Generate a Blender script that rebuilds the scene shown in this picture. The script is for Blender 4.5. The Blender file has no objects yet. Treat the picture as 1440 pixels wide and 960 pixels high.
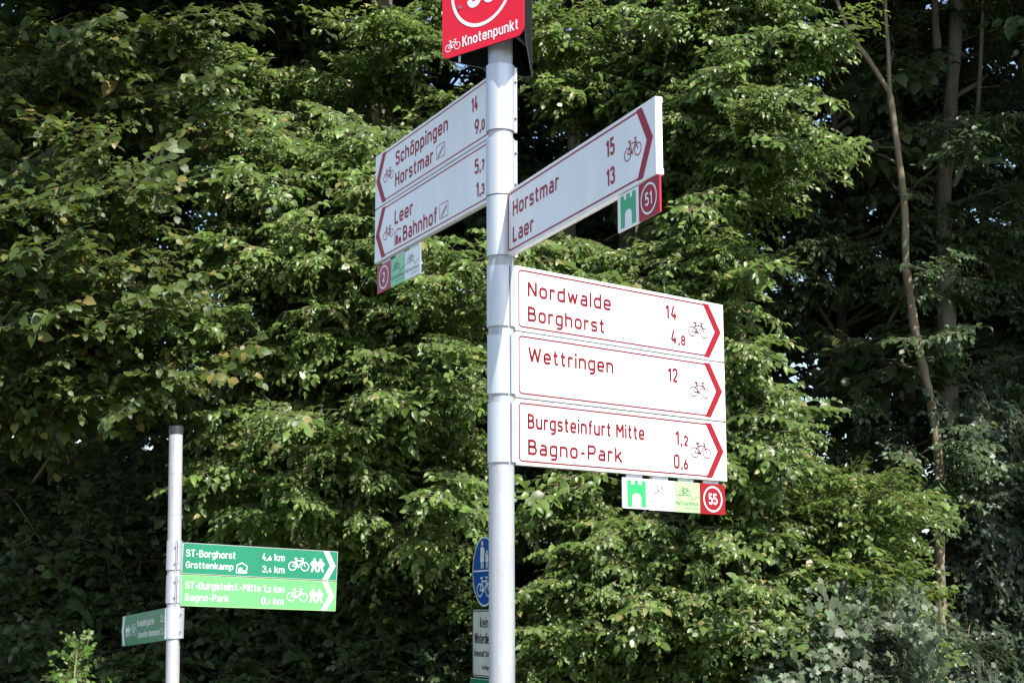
import bpy, math, random
import numpy as np
from mathutils import Vector, Matrix

# ------------------------------------------------------------------ camera, sky, sun
scene = bpy.context.scene
COL = scene.collection
EYE = 1.78
F_PX, PITCH, ROLL = 2242.13, math.radians(9.5273), math.radians(0.1473)
cam_data = bpy.data.cameras.new('camera')
cam_data.sensor_width = 36.0
cam_data.lens = F_PX / 1440.0 * 36.0
cam_data.clip_start, cam_data.clip_end = 0.1, 3000.0
cam = bpy.data.objects.new('camera', cam_data)
COL.objects.link(cam)
fw = Vector((0, math.cos(PITCH), math.sin(PITCH)))
up = Vector((0, -math.sin(PITCH), math.cos(PITCH)))
rt = Vector((1, 0, 0))
cr, sr = math.cos(ROLL), math.sin(ROLL)
rx = rt * cr - up * sr
ux = rt * sr + up * cr
cam.matrix_world = Matrix(((rx.x, ux.x, -fw.x, 0), (rx.y, ux.y, -fw.y, 0), (rx.z, ux.z, -fw.z, EYE), (0, 0, 0, 1)))
scene.camera = cam

SUN_AZ, SUN_EL = math.radians(33), math.radians(48)      # to the right of straight behind the camera
sun_vec = Vector((math.sin(SUN_AZ) * math.cos(SUN_EL), -math.cos(SUN_AZ) * math.cos(SUN_EL), math.sin(SUN_EL)))
world = bpy.data.worlds.new('World')
scene.world = world
world.use_nodes = True
wn = world.node_tree
sky = wn.nodes.new('ShaderNodeTexSky')
sky.sky_type = 'NISHITA'
sky.sun_disc = False
sky.sun_elevation = SUN_EL
sky.sun_rotation = math.pi - SUN_AZ
sky.air_density, sky.dust_density, sky.ozone_density = 1.0, 1.2, 1.0
wn.links.new(sky.outputs[0], wn.nodes['Background'].inputs[0])
wn.nodes['Background'].inputs[1].default_value = 0.14
sun_data = bpy.data.lights.new('sun', 'SUN')
sun_data.energy = 5.0
sun_data.angle = math.radians(0.53)
sun_data.color = (1.0, 0.95, 0.86)
sun = bpy.data.objects.new('sun', sun_data)
COL.objects.link(sun)
sun.rotation_euler = sun_vec.to_track_quat('Z', 'Y').to_euler()
vs = scene.view_settings
vs.view_transform, vs.look, vs.gamma, vs.use_curve_mapping = 'Standard', 'None', 1.0, False
vs.exposure = 0.92
scene.cycles.max_bounces = 8
scene.cycles.transparent_max_bounces = 4


def at(px, py, Y):
    """point in the world seen at a photo pixel, Y metres in front of the camera"""
    u, v = px - 720.0, 480.0 - py
    u, v = cr * u + sr * v, -sr * u + cr * v
    r = rt * u + up * v + fw * F_PX
    p = r * (Y / r.y)
    return Vector((p.x, p.y, p.z + EYE))


# ------------------------------------------------------------------ materials
def nodes_of(name):
    m = bpy.data.materials.new(name)
    m.use_nodes = True
    nt = m.node_tree
    return m, nt, nt.nodes['Principled BSDF']


def noise(nt, scale, detail=4.0, rough=0.55, coord='Object', stretch=None):
    tc = nt.nodes.new('ShaderNodeTexCoord')
    n = nt.nodes.new('ShaderNodeTexNoise')
    n.inputs['Scale'].default_value = scale
    n.inputs['Detail'].default_value = detail
    n.inputs['Roughness'].default_value = rough
    if stretch:
        mp = nt.nodes.new('ShaderNodeMapping')
        mp.inputs['Scale'].default_value = stretch
        nt.links.new(tc.outputs[coord], mp.inputs[0])
        nt.links.new(mp.outputs[0], n.inputs['Vector'])
    else:
        nt.links.new(tc.outputs[coord], n.inputs['Vector'])
    return n


def ramp(nt, src, stops):
    r = nt.nodes.new('ShaderNodeValToRGB')
    el = r.color_ramp.elements
    while len(el) < len(stops):
        el.new(0.5)
    for e, (p, c) in zip(el, stops):
        e.position = p
        e.color = (c[0], c[1], c[2], 1)
    nt.links.new(src, r.inputs[0])
    return r


def painted(name, c, rough=0.4, dirt=0.12, spec=0.5, fade=None):
    """paint or film with faint streaks of dirt"""
    m, nt, b = nodes_of(name)
    n = noise(nt, 6.0, 6.0, 0.6, stretch=(1.6, 1.6, 0.35))
    d = tuple(v * (1 - dirt) for v in c)
    r = ramp(nt, n.outputs[0], [(0.32, d), (0.62, c)])
    nt.links.new(r.outputs[0], b.inputs['Base Color'])
    b.inputs['Roughness'].default_value = rough
    b.inputs['Specular IOR Level'].default_value = spec
    return m


def metal(name, c0, c1, metallic, rough, spangle=60.0, streak=0.7):
    m, nt, b = nodes_of(name)
    tc = nt.nodes.new('ShaderNodeTexCoord')
    v = nt.nodes.new('ShaderNodeTexVoronoi')
    v.inputs['Scale'].default_value = spangle
    nt.links.new(tc.outputs['Object'], v.inputs['Vector'])
    n = noise(nt, 9.0, 6.0, 0.65, stretch=(1, 1, 0.3))
    mx = nt.nodes.new('ShaderNodeMix')
    mx.data_type = 'FLOAT'
    mx.inputs[0].default_value = 0.82
    sp = nt.nodes.new('ShaderNodeSeparateColor')
    nt.links.new(v.outputs['Color'], sp.inputs[0])
    nt.links.new(sp.outputs[0], mx.inputs[2])
    nt.links.new(n.outputs[0], mx.inputs[3])
    r = ramp(nt, mx.outputs[0], [(0.25, c0), (0.7, c1)])
    ns = noise(nt, 14.0, 5.0, 0.6, stretch=(2.2, 2.2, 0.12))
    rs_ = ramp(nt, ns.outputs[0], [(0.30, (.72, .72, .72)), (0.55, (1, 1, 1))])
    ml = nt.nodes.new('ShaderNodeMix'); ml.data_type = 'RGBA'; ml.blend_type = 'MULTIPLY'; ml.inputs[0].default_value = streak
    nt.links.new(r.outputs[0], ml.inputs[6]); nt.links.new(rs_.outputs[0], ml.inputs[7])
    nt.links.new(ml.outputs[2], b.inputs['Base Color'])
    b.inputs['Metallic'].default_value = metallic
    rr = nt.nodes.new('ShaderNodeMapRange')
    rr.inputs[3].default_value = rough - 0.08
    rr.inputs[4].default_value = rough + 0.1
    nt.links.new(mx.outputs[0], rr.inputs[0])
    nt.links.new(rr.outputs[0], b.inputs['Roughness'])
    return m


def leafy(name, top, under, trans, var=0.5, yellow=(0.16, 0.15, 0.03), rough=0.42, yellow_at=0.93):
    """a leaf: glossy green above, paler matt below, some light through it; every leaf its own tint"""
    m, nt, b = nodes_of(name)
    at_ = nt.nodes.new('ShaderNodeAttribute')
    at_.attribute_name = 'tint'
    lo = tuple(v * (1 - var * 0.6) for v in top)
    hi = tuple(v * (1 + var * 0.6) for v in top)
    r = ramp(nt, at_.outputs['Fac'], [(0.0, lo), (0.55, top), (yellow_at - 0.06, hi), (min(1.0, yellow_at + 0.05), yellow)])
    geo = nt.nodes.new('ShaderNodeNewGeometry')
    mx = nt.nodes.new('ShaderNodeMix')
    mx.data_type = 'RGBA'
    nt.links.new(geo.outputs['Backfacing'], mx.inputs[0])
    nt.links.new(r.outputs[0], mx.inputs[6])
    mx.inputs[7].default_value = (*under, 1)
    nt.links.new(mx.outputs[2], b.inputs['Base Color'])
    b.inputs['Roughness'].default_value = rough
    b.inputs['Specular IOR Level'].default_value = 0.46
    tr = nt.nodes.new('ShaderNodeBsdfTranslucent')
    tm = nt.nodes.new('ShaderNodeMix')
    tm.data_type = 'RGBA'
    tm.inputs[0].default_value = 0.6
    nt.links.new(r.outputs[0], tm.inputs[6])
    tm.inputs[7].default_value = (*trans, 1)
    nt.links.new(tm.outputs[2], tr.inputs[0])
    ms = nt.nodes.new('ShaderNodeMixShader')
    ms.inputs[0].default_value = 0.36
    nt.links.new(b.outputs[0], ms.inputs[1])
    nt.links.new(tr.outputs[0], ms.inputs[2])
    nt.links.new(ms.outputs[0], nt.nodes['Material Output'].inputs[0])
    return m


def barky(name, c0, c1, scale=7.0):
    m, nt, b = nodes_of(name)
    n = noise(nt, scale, 8.0, 0.7, stretch=(3.0, 3.0, 0.6))
    r = ramp(nt, n.outputs[0], [(0.3, c0), (0.68, c1)])
    n2 = noise(nt, 2.6, 5.0, 0.6)
    r2 = ramp(nt, n2.outputs[0], [(0.5, (0, 0, 0)), (0.68, (1, 1, 1))])
    mxc = nt.nodes.new('ShaderNodeMix'); mxc.data_type = 'RGBA'
    nt.links.new(r2.outputs[0], mxc.inputs[0]); nt.links.new(r.outputs[0], mxc.inputs[6])
    mxc.inputs[7].default_value = (.10, .115, .065, 1)
    nt.links.new(mxc.outputs[2], b.inputs['Base Color'])
    b.inputs['Roughness'].default_value = 0.9
    bp = nt.nodes.new('ShaderNodeBump')
    bp.inputs['Strength'].default_value = 0.5
    bp.inputs['Distance'].default_value = 0.01
    nt.links.new(n.outputs[0], bp.inputs['Height'])
    nt.links.new(bp.outputs[0], b.inputs['Normal'])
    return m


M = dict(
    white=painted('white_sign_film', (0.80, 0.80, 0.82), 0.35, 0.10),
    red=painted('red_film', (0.165, 0.008, 0.014), 0.6, 0.05, 0.15),  # lettering of the sunlit signs, darkened against their overexposure
    linered=painted('thin_red_print', (0.09, 0.006, 0.010), 0.6, 0.05, 0.1),
    sun_red=painted('sunlit_red_film', (0.24, 0.009, 0.015), 0.5, 0.06, 0.2),  # sunlit arrows and plate, the arrows' bloom put into the colour
    pale_shade_red=painted('pale_shaded_red_film', (.36, .055, .085), 0.5, 0.06, 0.3),  # one small plate, its paler look in shade put into the red
    shade_red=painted('shaded_red_film', (0.34, 0.014, 0.035), 0.5, 0.05, 0.25),  # the same red on signs in shade, light difference put into the colour
    hatred=painted('red_enamel', (0.74, 0.012, 0.035), 0.35, 0.05, 0.3),
    black=painted('black_paint', (0.010, 0.012, 0.014), 0.55, 0.3, 0.2),
    ink=painted('black_print', (0.02, 0.02, 0.025), 0.5, 0.1),
    thin_ink=painted('grey_print', (0.10, 0.095, 0.11), 0.5, 0.1),
    green=painted('green_film', (0.010, 0.19, 0.10), 0.35, 0.12),
    palegreen=painted('faded_green_film', (0.125, 0.52, 0.15), 0.45, 0.08, 0.3),
    gategreen=painted('gate_green_film', (0.025, 0.44, 0.11), 0.45, 0.05),
    shade_gategreen=painted('shaded_gate_green_film', (0.02, 0.34, 0.12), 0.4, 0.05),  # gate green for the plate in shade, darkened by colour
    mint=painted('mint_film', (0.32, 0.56, 0.24), 0.5, 0.06),
    shade_mint=painted('shaded_mint_film', (0.22, 0.55, 0.30), 0.4, 0.05),  # mint for the plate in shade, cooler light put into the colour
    blue=painted('blue_film', (0.012, 0.085, 0.36), 0.3, 0.1),
    notice=painted('weathered_white', (0.62, 0.61, 0.60), 0.5, 0.22),
    lettergreen=painted('white_letters', (0.82, 0.83, 0.82), 0.4, 0.05),
    alu=metal('brushed_aluminium', (0.47, 0.49, 0.535), (0.56, 0.58, 0.62), 0.40, 0.36, 400.0),
    galv=metal('galvanised_steel', (0.33, 0.345, 0.38), (0.44, 0.455, 0.49), 0.30, 0.45, 260.0),
    whitepost=metal('whitish_galvanised_post', (0.33, 0.33, 0.355), (0.47, 0.465, 0.49), 0.15, 0.5, 180.0),
    bolt=metal('zinc_bolt', (0.25, 0.25, 0.26), (0.45, 0.45, 0.46), 0.8, 0.4, 200.0),
    cap=painted('grey_plastic_cap', (0.025, 0.028, 0.035), 0.5, 0.2),
    rim=painted('grey_rim', (0.42, 0.42, 0.44), 0.4, 0.1),
)


# ------------------------------------------------------------------ objects and meshes
def link(name, data, parent=None):
    o = bpy.data.objects.new(name, data)
    COL.objects.link(o)
    if parent is not None:
        o.parent = parent
    return o


def tag(o, label, cat, group=None):
    o['label'] = label
    o['category'] = cat
    if group:
        o['group'] = group
    return o


def struct(o, kind='structure', label=None, cat=None):
    o['kind'] = kind
    if label:
        o['label'] = label
    if cat:
        o['category'] = cat
    return o


def thing(name, mat, label, cat, group=None):
    o = link(name, None)
    o.matrix_world = mat
    o.empty_display_size = 0.1
    return tag(o, label, cat, group)


class MB:
    def __init__(self):
        self.v, self.f, self.mi = [], [], []

    def add(self, vs, fs, mi=0):
        n = len(self.v)
        self.v += [tuple(p) for p in vs]
        self.f += [tuple(i + n for i in f) for f in fs]
        self.mi += [mi] * len(fs)

    def box(self, lo, hi, mi=0):
        (a, b, c), (d, e, f) = lo, hi
        self.add([(a, b, c), (d, b, c), (d, e, c), (a, e, c), (a, b, f), (d, b, f), (d, e, f), (a, e, f)],
                 [(0, 3, 2, 1), (4, 5, 6, 7), (0, 1, 5, 4), (1, 2, 6, 5), (2, 3, 7, 6), (3, 0, 4, 7)], mi)

    def cyl(self, p0, p1, r0, r1=None, n=24, cap=True, mi=0):
        p0, p1 = Vector(p0), Vector(p1)
        r1 = r0 if r1 is None else r1
        d = (p1 - p0).normalized()
        a = d.orthogonal().normalized()
        b = d.cross(a)
        vs = []
        for p, r in ((p0, r0), (p1, r1)):
            for k in range(n):
                t = 2 * math.pi * k / n
                vs.append(p + a * (r * math.cos(t)) + b * (r * math.sin(t)))
        fs = [(k, (k + 1) % n, n + (k + 1) % n, n + k) for k in range(n)]
        if cap:
            fs += [tuple(range(n - 1, -1, -1)), tuple(range(n, 2 * n))]
        self.add(vs, fs, mi)

    def sector(self, r0, r1, z0, z1, a0, a1, n=20, c=(0, 0)):
        """part of a tube wall about the z axis"""
        vs = []
        for k in range(n + 1):
            t = a0 + (a1 - a0) * k / n
            for r, z in ((r0, z0), (r1, z0), (r1, z1), (r0, z1)):
                vs.append((c[0] + r * math.cos(t), c[1] + r * math.sin(t), z))
        fs = []
        for k in range(n):
            for j in range(4):
                a, b = 4 * k + j, 4 * k + (j + 1) % 4
                fs.append((a, b, b + 4, a + 4))
        fs += [(3, 2, 1, 0), (4 * n, 4 * n + 1, 4 * n + 2, 4 * n + 3)]
        self.add(vs, fs)

    def prism(self, pts, y0, y1, mi=0):
        """outline in (x, z) given thickness between y0 and y1"""
        n = len(pts)
        vs = [(x, y0, z) for x, z in pts] + [(x, y1, z) for x, z in pts]
        fs = [tuple(range(n)), tuple(range(2 * n - 1, n - 1, -1))] + [(k, n + k, n + (k + 1) % n, (k + 1) % n) for k in range(n)]
        self.add(vs, fs, mi)

    def flat(self, pts, y):
        self.add([(x, y, z) for x, z in pts], [tuple(range(len(pts)))])

    def ribbon(self, pts, w, y, closed=False):
        """a stroke of width w along (x, z) points, lying at depth y"""
        q = []
        for p in pts:
            if not q or math.hypot(p[0] - q[-1][0], p[1] - q[-1][1]) > 1e-6:
                q.append(p)
        if closed and math.hypot(q[0][0] - q[-1][0], q[0][1] - q[-1][1]) < 1e-6:
            q.pop()
        n = len(q)
        if n < 2:
            return
        L, R = [], []
        for i, p in enumerate(q):
            a = q[i - 1] if (i > 0 or closed) else None
            b = q[(i + 1) % n] if (i < n - 1 or closed) else None
            ds = []
            if a:
                l = math.hypot(p[0] - a[0], p[1] - a[1]); ds.append(((p[0] - a[0]) / l, (p[1] - a[1]) / l))
            if b:
                l = math.hypot(b[0] - p[0], b[1] - p[1]); ds.append(((b[0] - p[0]) / l, (b[1] - p[1]) / l))
            if len(ds) == 2:
                n0, n1 = (-ds[0][1], ds[0][0]), (-ds[1][1], ds[1][0])
                mx, mz = n0[0] + n1[0], n0[1] + n1[1]
                den = max(0.35, (mx * mx + mz * mz) / 2.0)
                k = (w / 2) * 1.0 / (den / 1.0) if den else w / 2
                nx, nz = mx * k, mz * k
            else:
                nx, nz = -ds[0][1] * w / 2, ds[0][0] * w / 2
            L.append((p[0] + nx, y, p[1] + nz)); R.append((p[0] - nx, y, p[1] - nz))
        m = n if closed else n - 1
        self.add(L + R, [(i, n + i, n + (i + 1) % n, (i + 1) % n) for i in range(m)])

    def build(self, name, mat, parent=None, smooth=False, bevel=0.0):
        me = bpy.data.meshes.new(name)
        me.from_pydata(self.v, [], self.f)
        mats = mat if isinstance(mat, (list, tuple)) else [mat]
        for m in mats:
            me.materials.append(m)
        if len(mats) > 1:
            me.polygons.foreach_set('material_index', self.mi)
        if smooth:
            me.polygons.foreach_set('use_smooth', [True] * len(me.polygons))
        me.update()
        o = link(name, me, parent)
        if smooth and hasattr(me, 'set_sharp_from_angle'):
            me.set_sharp_from_angle(angle=math.radians(40))
        if bevel:
            b = o.modifiers.new('bevel', 'BEVEL')
            b.width, b.segments, b.limit_method = bevel, 2, 'ANGLE'
        return o


def fillet(pts, closed=False, seg=6):
    """points (x, z, r): corners rounded to radius r"""
    out = []
    n = len(pts)
    for i, p in enumerate(pts):
        r = p[2] if len(p) > 2 else 0
        if r <= 0 or (not closed and i in (0, n - 1)):
            out.append((p[0], p[1])); continue
        a, b = pts[i - 1], pts[(i + 1) % n]
        P = Vector((p[0], p[1])); A = Vector((a[0], a[1])); B = Vector((b[0], b[1]))
        da, db = (A - P), (B - P)
        la, lb = da.length, db.length
        da.normalize(); db.normalize()
        c = max(-1, min(1, da.dot(db)))
        ang = math.acos(c)
        ra = a[2] if len(a) > 2 else 0
        rb = b[2] if len(b) > 2 else 0
        t = r / math.tan(ang / 2)
        t = min(t, la * (0.5 if ra else 1.0), lb * (0.5 if rb else 1.0))
        rr = t * math.tan(ang / 2)
        ctr = P + (da + db).normalized() * (rr / math.sin(ang / 2))
        s, e = P + da * t, P + db * t
        a0 = math.atan2(s.y - ctr.y, s.x - ctr.x)
        a1 = math.atan2(e.y - ctr.y, e.x - ctr.x)
        d = (a1 - a0 + math.pi) % (2 * math.pi) - math.pi
        for k in range(seg + 1):
            q = a0 + d * k / seg
            out.append((ctr.x + rr * math.cos(q), ctr.y + rr * math.sin(q)))
    return out


def circle(cx, cz, r, n=40, sx=1.0):
    return [(cx + sx * r * math.cos(2 * math.pi * k / n), cz + r * math.sin(2 * math.pi * k / n)) for k in range(n)]


# ------------------------------------------------------------------ road-sign lettering: strokes on a unit cap height
b_, t_, x_ = 0.07, 0.93, 0.665
def _bowl_l(w): return [(w, x_), (0, x_, .2), (0, b_, .2), (w, b_)]
def _bowl_r(w): return [(0, x_), (w, x_, .2), (w, b_, .2), (0, b_)]
def dot(x, y): return [(x - .075, y), (x + .075, y)]
GL = {
    'a': (.36, [[(.04, x_), (.36, x_, .18), (.36, 0)], [(.36, .40), (0, .40, .165), (0, b_, .165), (.36, b_)]]),
    'b': (.38, [[(0, 1), (0, 0)], _bowl_r(.38)]),
    'c': (.34, [[(.35, .50), (.35, x_, .17), (0, x_, .18), (0, b_, .18), (.35, b_, .17), (.35, .23)]]),
    'd': (.38, [[(.38, 1), (.38, 0)], _bowl_l(.38)]),
    'e': (.38, [[(0, .36), (.38, .36), (.38, x_, .19), (0, x_, .19), (0, b_, .19), (.35, b_, .13), (.36, .17)]]),
    'f': (.24, [[(.27, t_), (.09, t_, .13), (.09, 0)], [(-.03, x_), (.25, x_)]]),
    'g': (.38, [_bowl_l(.38), [(.38, .735), (.38, -.2, .19), (.04, -.2)]]),
    'h': (.38, [[(0, 1), (0, 0)], [(0, x_), (.38, x_, .19), (.38, 0)]]),
    'i': (.0, [[(0, .735), (0, 0)], dot(0, .93)]),
    'j': (.1, [[(.1, .735), (.1, -.2, .1), (-.05, -.2)], dot(.1, .93)]),
    'k': (.36, [[(0, 1), (0, 0)], [(.37, .735), (.0, .27)], [(.13, .43), (.40, 0)]]),
    'l': (.0, [[(0, 1), (0, 0)]]),
    'm': (.64, [[(0, .735), (0, 0)], [(0, x_), (.32, x_, .16), (.32, 0)], [(.32, x_ - .0), (.64, x_, .16), (.64, 0)]]),
    'n': (.38, [[(0, .735), (0, 0)], [(0, x_), (.38, x_, .19), (.38, 0)]]),
    'o': (.38, ['C', [(0, x_, .19), (.38, x_, .19), (.38, b_, .19), (0, b_, .19)]]),
    'p': (.38, [[(0, .735), (0, -.27)], _bowl_r(.38)]),
    'r': (.22, [[(0, .735), (0, 0)], [(0, x_), (.24, x_, .12), (.24, .58)]]),
    's': (.33, [[(.32, .56), (.32, x_, .11), (0, x_, .15), (0, .385, .14), (.33, .365, .14), (.33, b_, .15), (0, b_, .11), (0, .18)]]),
    't': (.24, [[(.08, .95), (.08, b_, .13), (.27, b_)], [(-.04, x_), (.26, x_)]]),
    'u': (.38, [[(0, .735), (0, b_, .19), (.38, b_)], [(.38, .735), (.38, 0)]]),
    'w': (.56, [[(0, .735), (.14, .04), (.28, .68), (.42, .04), (.56, .735)]]),
    'B': (.42, [[(0, .53), (.38, .53, .2), (.38, t_, .2), (0, t_), (0, b_), (.43, b_, .22), (.43, .53, .22), (0, .53)]]),
    'D': (.42, [[(0, t_), (.42, t_, .25), (.42, b_, .25), (0, b_), (0, t_)]]),
    'G': (.42, [[(.42, .74), (.42, t_, .21), (0, t_, .21), (0, b_, .21), (.42, b_, .21), (.42, .48), (.23, .48)]]),
    'H': (.42, [[(0, 1), (0, 0)], [(.42, 1), (.42, 0)], [(0, .53), (.42, .53)]]),
    'J': (.30, [[(.30, 1), (.30, b_, .17), (0, b_, .15), (0, .2)]]),
    'K': (.40, [[(0, 1), (0, 0)], [(.43, 1), (.0, .36)], [(.15, .57), (.46, 0)]]),
    'L': (.34, [[(0, 1), (0, b_), (.36, b_)]]),
    'M': (.54, [[(0, 0), (0, .95), (.27, .40), (.54, .95), (.54, 0)]]),
    'N': (.44, [[(0, 0), (0, .93), (.44, .07), (.44, 1)]]),
    'P': (.42, [[(0, 0), (0, t_), (.43, t_, .22), (.43, .45, .22), (0, .45)]]),
    'S': (.42, [[(.41, .74), (.41, t_, .21), (0, t_, .21), (0, .56, .2), (.43, .48, .2), (.43, b_, .22), (0, b_, .21), (0, .26)]]),
    'T': (.42, [[(-.03, t_), (.45, t_)], [(.21, t_), (.21, 0)]]),
    'W': (.74, [[(0, 1), (.18, .04), (.37, .93), (.56, .04), (.74, 1)]]),
    '0': (.38, ['C', [(0, t_, .19), (.38, t_, .19), (.38, b_, .19), (0, b_, .19)]]),
    '1': (.24, [[(0, .72), (.21, .95), (.21, 0)]]),
    '2': (.38, [[(0, .72), (0, t_, .19), (.38, t_, .19), (.38, .56, .1), (.01, b_), (.42, b_)]]),
    '3': (.38, [[(0, .78), (0, t_, .17), (.36, t_, .18), (.36, .53, .19), (.14, .53)], [(.14, .53), (.39, .53, .2), (.39, b_, .2), (0, b_, .18), (0, .24)]]),
    '4': (.40, [[(.22, 1), (.02, .27), (.44, .27)], [(.31, .5), (.31, 0)]]),
    '5': (.38, [[(.36, t_), (.03, t_), (.03, .56), (.39, .58, .19), (.39, b_, .19), (0, b_, .18), (0, .22)]]),
    '6': (.38, [[(.26, 1), (.0, .46, .3), (.0, b_, .19), (.39, b_, .19), (.39, .56, .19), (.05, .56)]]),
    '7': (.36, [[(-.02, t_), (.37, t_), (.12, 0)]]),
    '8': (.38, ['C', [(.02, t_, .17), (.36, t_, .17), (.36, .53, .17), (.02, .53, .17)], 'C', [(0, .53, .19), (.39, .53, .19), (.39, b_, .19), (0, b_, .19)]]),
    '9': (.38, [[(.13, 0), (.39, .54, .3), (.39, t_, .19), (0, t_, .19), (0, .44, .19), (.34, .44)]]),
    '-': (.22, [[(0, .40), (.24, .40)]]),
    '.': (.0, [dot(0, .07)]),
    ',': (.0, [[(0.02, .15), (-.02, -.1)]]),
    ' ': (.08, []),
}
GL['ö'] = (GL['o'][0], GL['o'][1] + [dot(.08, .92), dot(.30, .92)])
GL['ü'] = (GL['u'][0], GL['u'][1] + [dot(.08, .92), dot(.30, .92)])


def split_sharp(p):
    out, cur = [], [p[0]]
    for i in range(1, len(p)):
        cur.append(p[i])
        if i < len(p) - 1:
            a = (p[i][0] - p[i - 1][0], p[i][1] - p[i - 1][1]); b = (p[i + 1][0] - p[i][0], p[i + 1][1] - p[i][1])
            la, lb = math.hypot(*a), math.hypot(*b)
            if la > 1e-7 and lb > 1e-7 and (a[0] * b[0] + a[1] * b[1]) / (la * lb) < -.25:
                out.append(cur); cur = [p[i]]
    return out + [cur]


def write(mb, s, x0, x1, z, cap, y=-0.0009, sw=0.178, small=()):
    """letters between x0 and x1 (stroke edge to stroke edge) on the baseline z"""
    small = set(small)
    gap = 0.085
    tot, adv = 0.0, []
    for i, ch in enumerate(s):
        w = GL[ch][0]
        k = 0.7 if i in small else 1.0
        adv.append(tot)
        tot += (w + sw + gap) * k
    tot -= gap
    w = sw * cap
    sx = (x1 - x0) / tot
    for i, ch in enumerate(s):
        k = 0.7 if i in small else 1.0
        closed = False
        n = 0
        for st in GL[ch][1]:
            if st == 'C':
                closed = True; continue
            ex = 0.0
            pts = [(x0 + (adv[i] + (p[0] + sw / 2) * k) * sx, z + p[1] * k * cap, (p[2] * k * min(sx, cap) if len(p) > 2 else 0)) for p in st]
            fp = fillet(pts, closed)
            for part in ([fp] if closed else split_sharp(fp)):
                mb.ribbon(part, w * (0.9 if k < 1 else 1.0), y - 0.00012 * (n % 4), closed)
                n += 1
            closed = False


def bicycle(mb, x0, x1, z0, z1, w, y=-0.0009, flip=False):
    """side view of a bicycle facing right (or left) inside the given box"""
    W, H = 1.75, 1.05
    def q(x, z, r=0):
        x = W - x if flip else x
        return (x0 + (x1 - x0) * x / W, z0 + (z1 - z0) * z / H, r)
    k = 0
    for cx in (.34, 1.41):
        c = [q(px, pz)[:2] for px, pz in circle(cx, .34, .33, 28)]
        mb.ribbon(c, w, y, True)
    rear, front, bb, seat, head = (.34, .34), (1.41, .34), (.80, .30), (.63, .80), (1.22, .80)
    for st in ([rear, bb, seat, rear], [seat, head], [bb, head], [front, head, (1.17, .97)], [seat, (.58, .95)], [(.44, .97), (.72, .97)],
               [(1.02, 1.02), (1.17, .99), (1.30, 1.0)], [(.92, .22), (.70, .38)]):
        k += 1
        mb.ribbon([q(*p)[:2] for p in st], w * (1.4 if k == 6 else 1.0), y - 0.00012 * k)


def walkers(mb, x0, x1, z0, z1, y=-0.0009, flip=False):
    """two people walking, seen from the front as solid figures"""
    for j, cx in enumerate((.27, .73)):
        def q(x, z):
            x = (x + cx)
            x = 1 - x if flip else x
            return (x0 + (x1 - x0) * x, z0 + (z1 - z0) * z)
        yy = y - 0.0006 * j
        mb.flat([q(.085 * math.cos(a * .628), .90 + .085 * math.sin(a * .628)) for a in range(10)], yy)
        mb.flat([q(-.13, .78), q(.13, .78), q(.12, .42), q(-.12, .42)], yy - .0001)
        w = (x1 - x0) * .11
        mb.ribbon([q(-.06, .45), q(-.10, .22), q(-.17, .0)], w, yy - .0002)
        mb.ribbon([q(.06, .45), q(.10, .24), q(.20, .03)], w, yy - .0003)
        mb.ribbon([q(-.13, .74), q(-.22, .56), q(-.13, .44)], w * .8, yy - .0004)
        mb.ribbon([q(.13, .74), q(.23, .58), q(.15, .42)], w * .8, yy - .0005)


# ------------------------------------------------------------------ posts
def frame(O, az, tilt=0.0):
    """local x along the reading direction, z up, -y towards the reader; O = bottom-left corner of the face"""
    e = Vector((math.cos(az) * math.cos(tilt), math.sin(az) * math.cos(tilt), math.sin(tilt)))
    y = Vector((-math.sin(az), math.cos(az), 0))
    z = e.cross(y)
    return Matrix(((e.x, y.x, z.x, O[0]), (e.y, y.y, z.y, O[1]), (e.z, y.z, z.z, O[2]), (0, 0, 0, 1)))


PX, PY = -0.0297, 4.72          # axis of the near post
PR = 0.038


def post(name, base, top, r, mat, label, band=None):
    b, t = Vector(base), Vector(top)
    ax = (t - b)
    o = link(name, None)
    o.location = b
    o.rotation_euler = ax.to_track_quat('Z', 'Y').to_euler()
    tag(o, label, 'signpost')
    L = ax.length
    mb = MB(); mb.cyl((0, 0, 0), (0, 0, L), r, n=48)
    mb.build('pole', mat, o, True)
    return o, L


p1, L1 = post('signpost', (PX, PY, 0), (PX - .0045, PY, EYE + 2.02), PR, M['galv'], 'tall galvanised steel post in front carrying the white cycle route signs and the red sign')
mb = MB(); mb.cyl((0, 0, 0), (0, 0, .05), .07, n=32); mb.build('base_collar', M['galv'], p1, True)
gz = EYE
p2, L2 = post('signpost', (-1.888, 9.15, 0), (-1.938, 9.15, gz + 1.0), 0.0385, M['whitepost'], 'whitish post with dark cap on the left carrying the green signs')
mb = MB(); mb.cyl((0, 0, L2), (0, 0, L2 + .045), .0415, n=32); mb.cyl((0, 0, L2 - .002), (0, 0, L2 + .002), .041, n=32)
mb.build('pole_cap', M['cap'], p2, True)
mb = MB()
for z in (gz + .77, gz + .535):
    mb.cyl((0, 0, z), (0, 0, z + .006), .0392, n=32)
mb.build('seam_ring', M['galv'], p2, True)
BLX, BLY = -.085, 9.618
p3, L3 = post('signpost', (BLX, BLY, 0), (BLX, BLY, gz + .452), .030, M['galv'], 'thin grey post half hidden behind the tall galvanised post, carrying the round blue sign')


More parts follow.
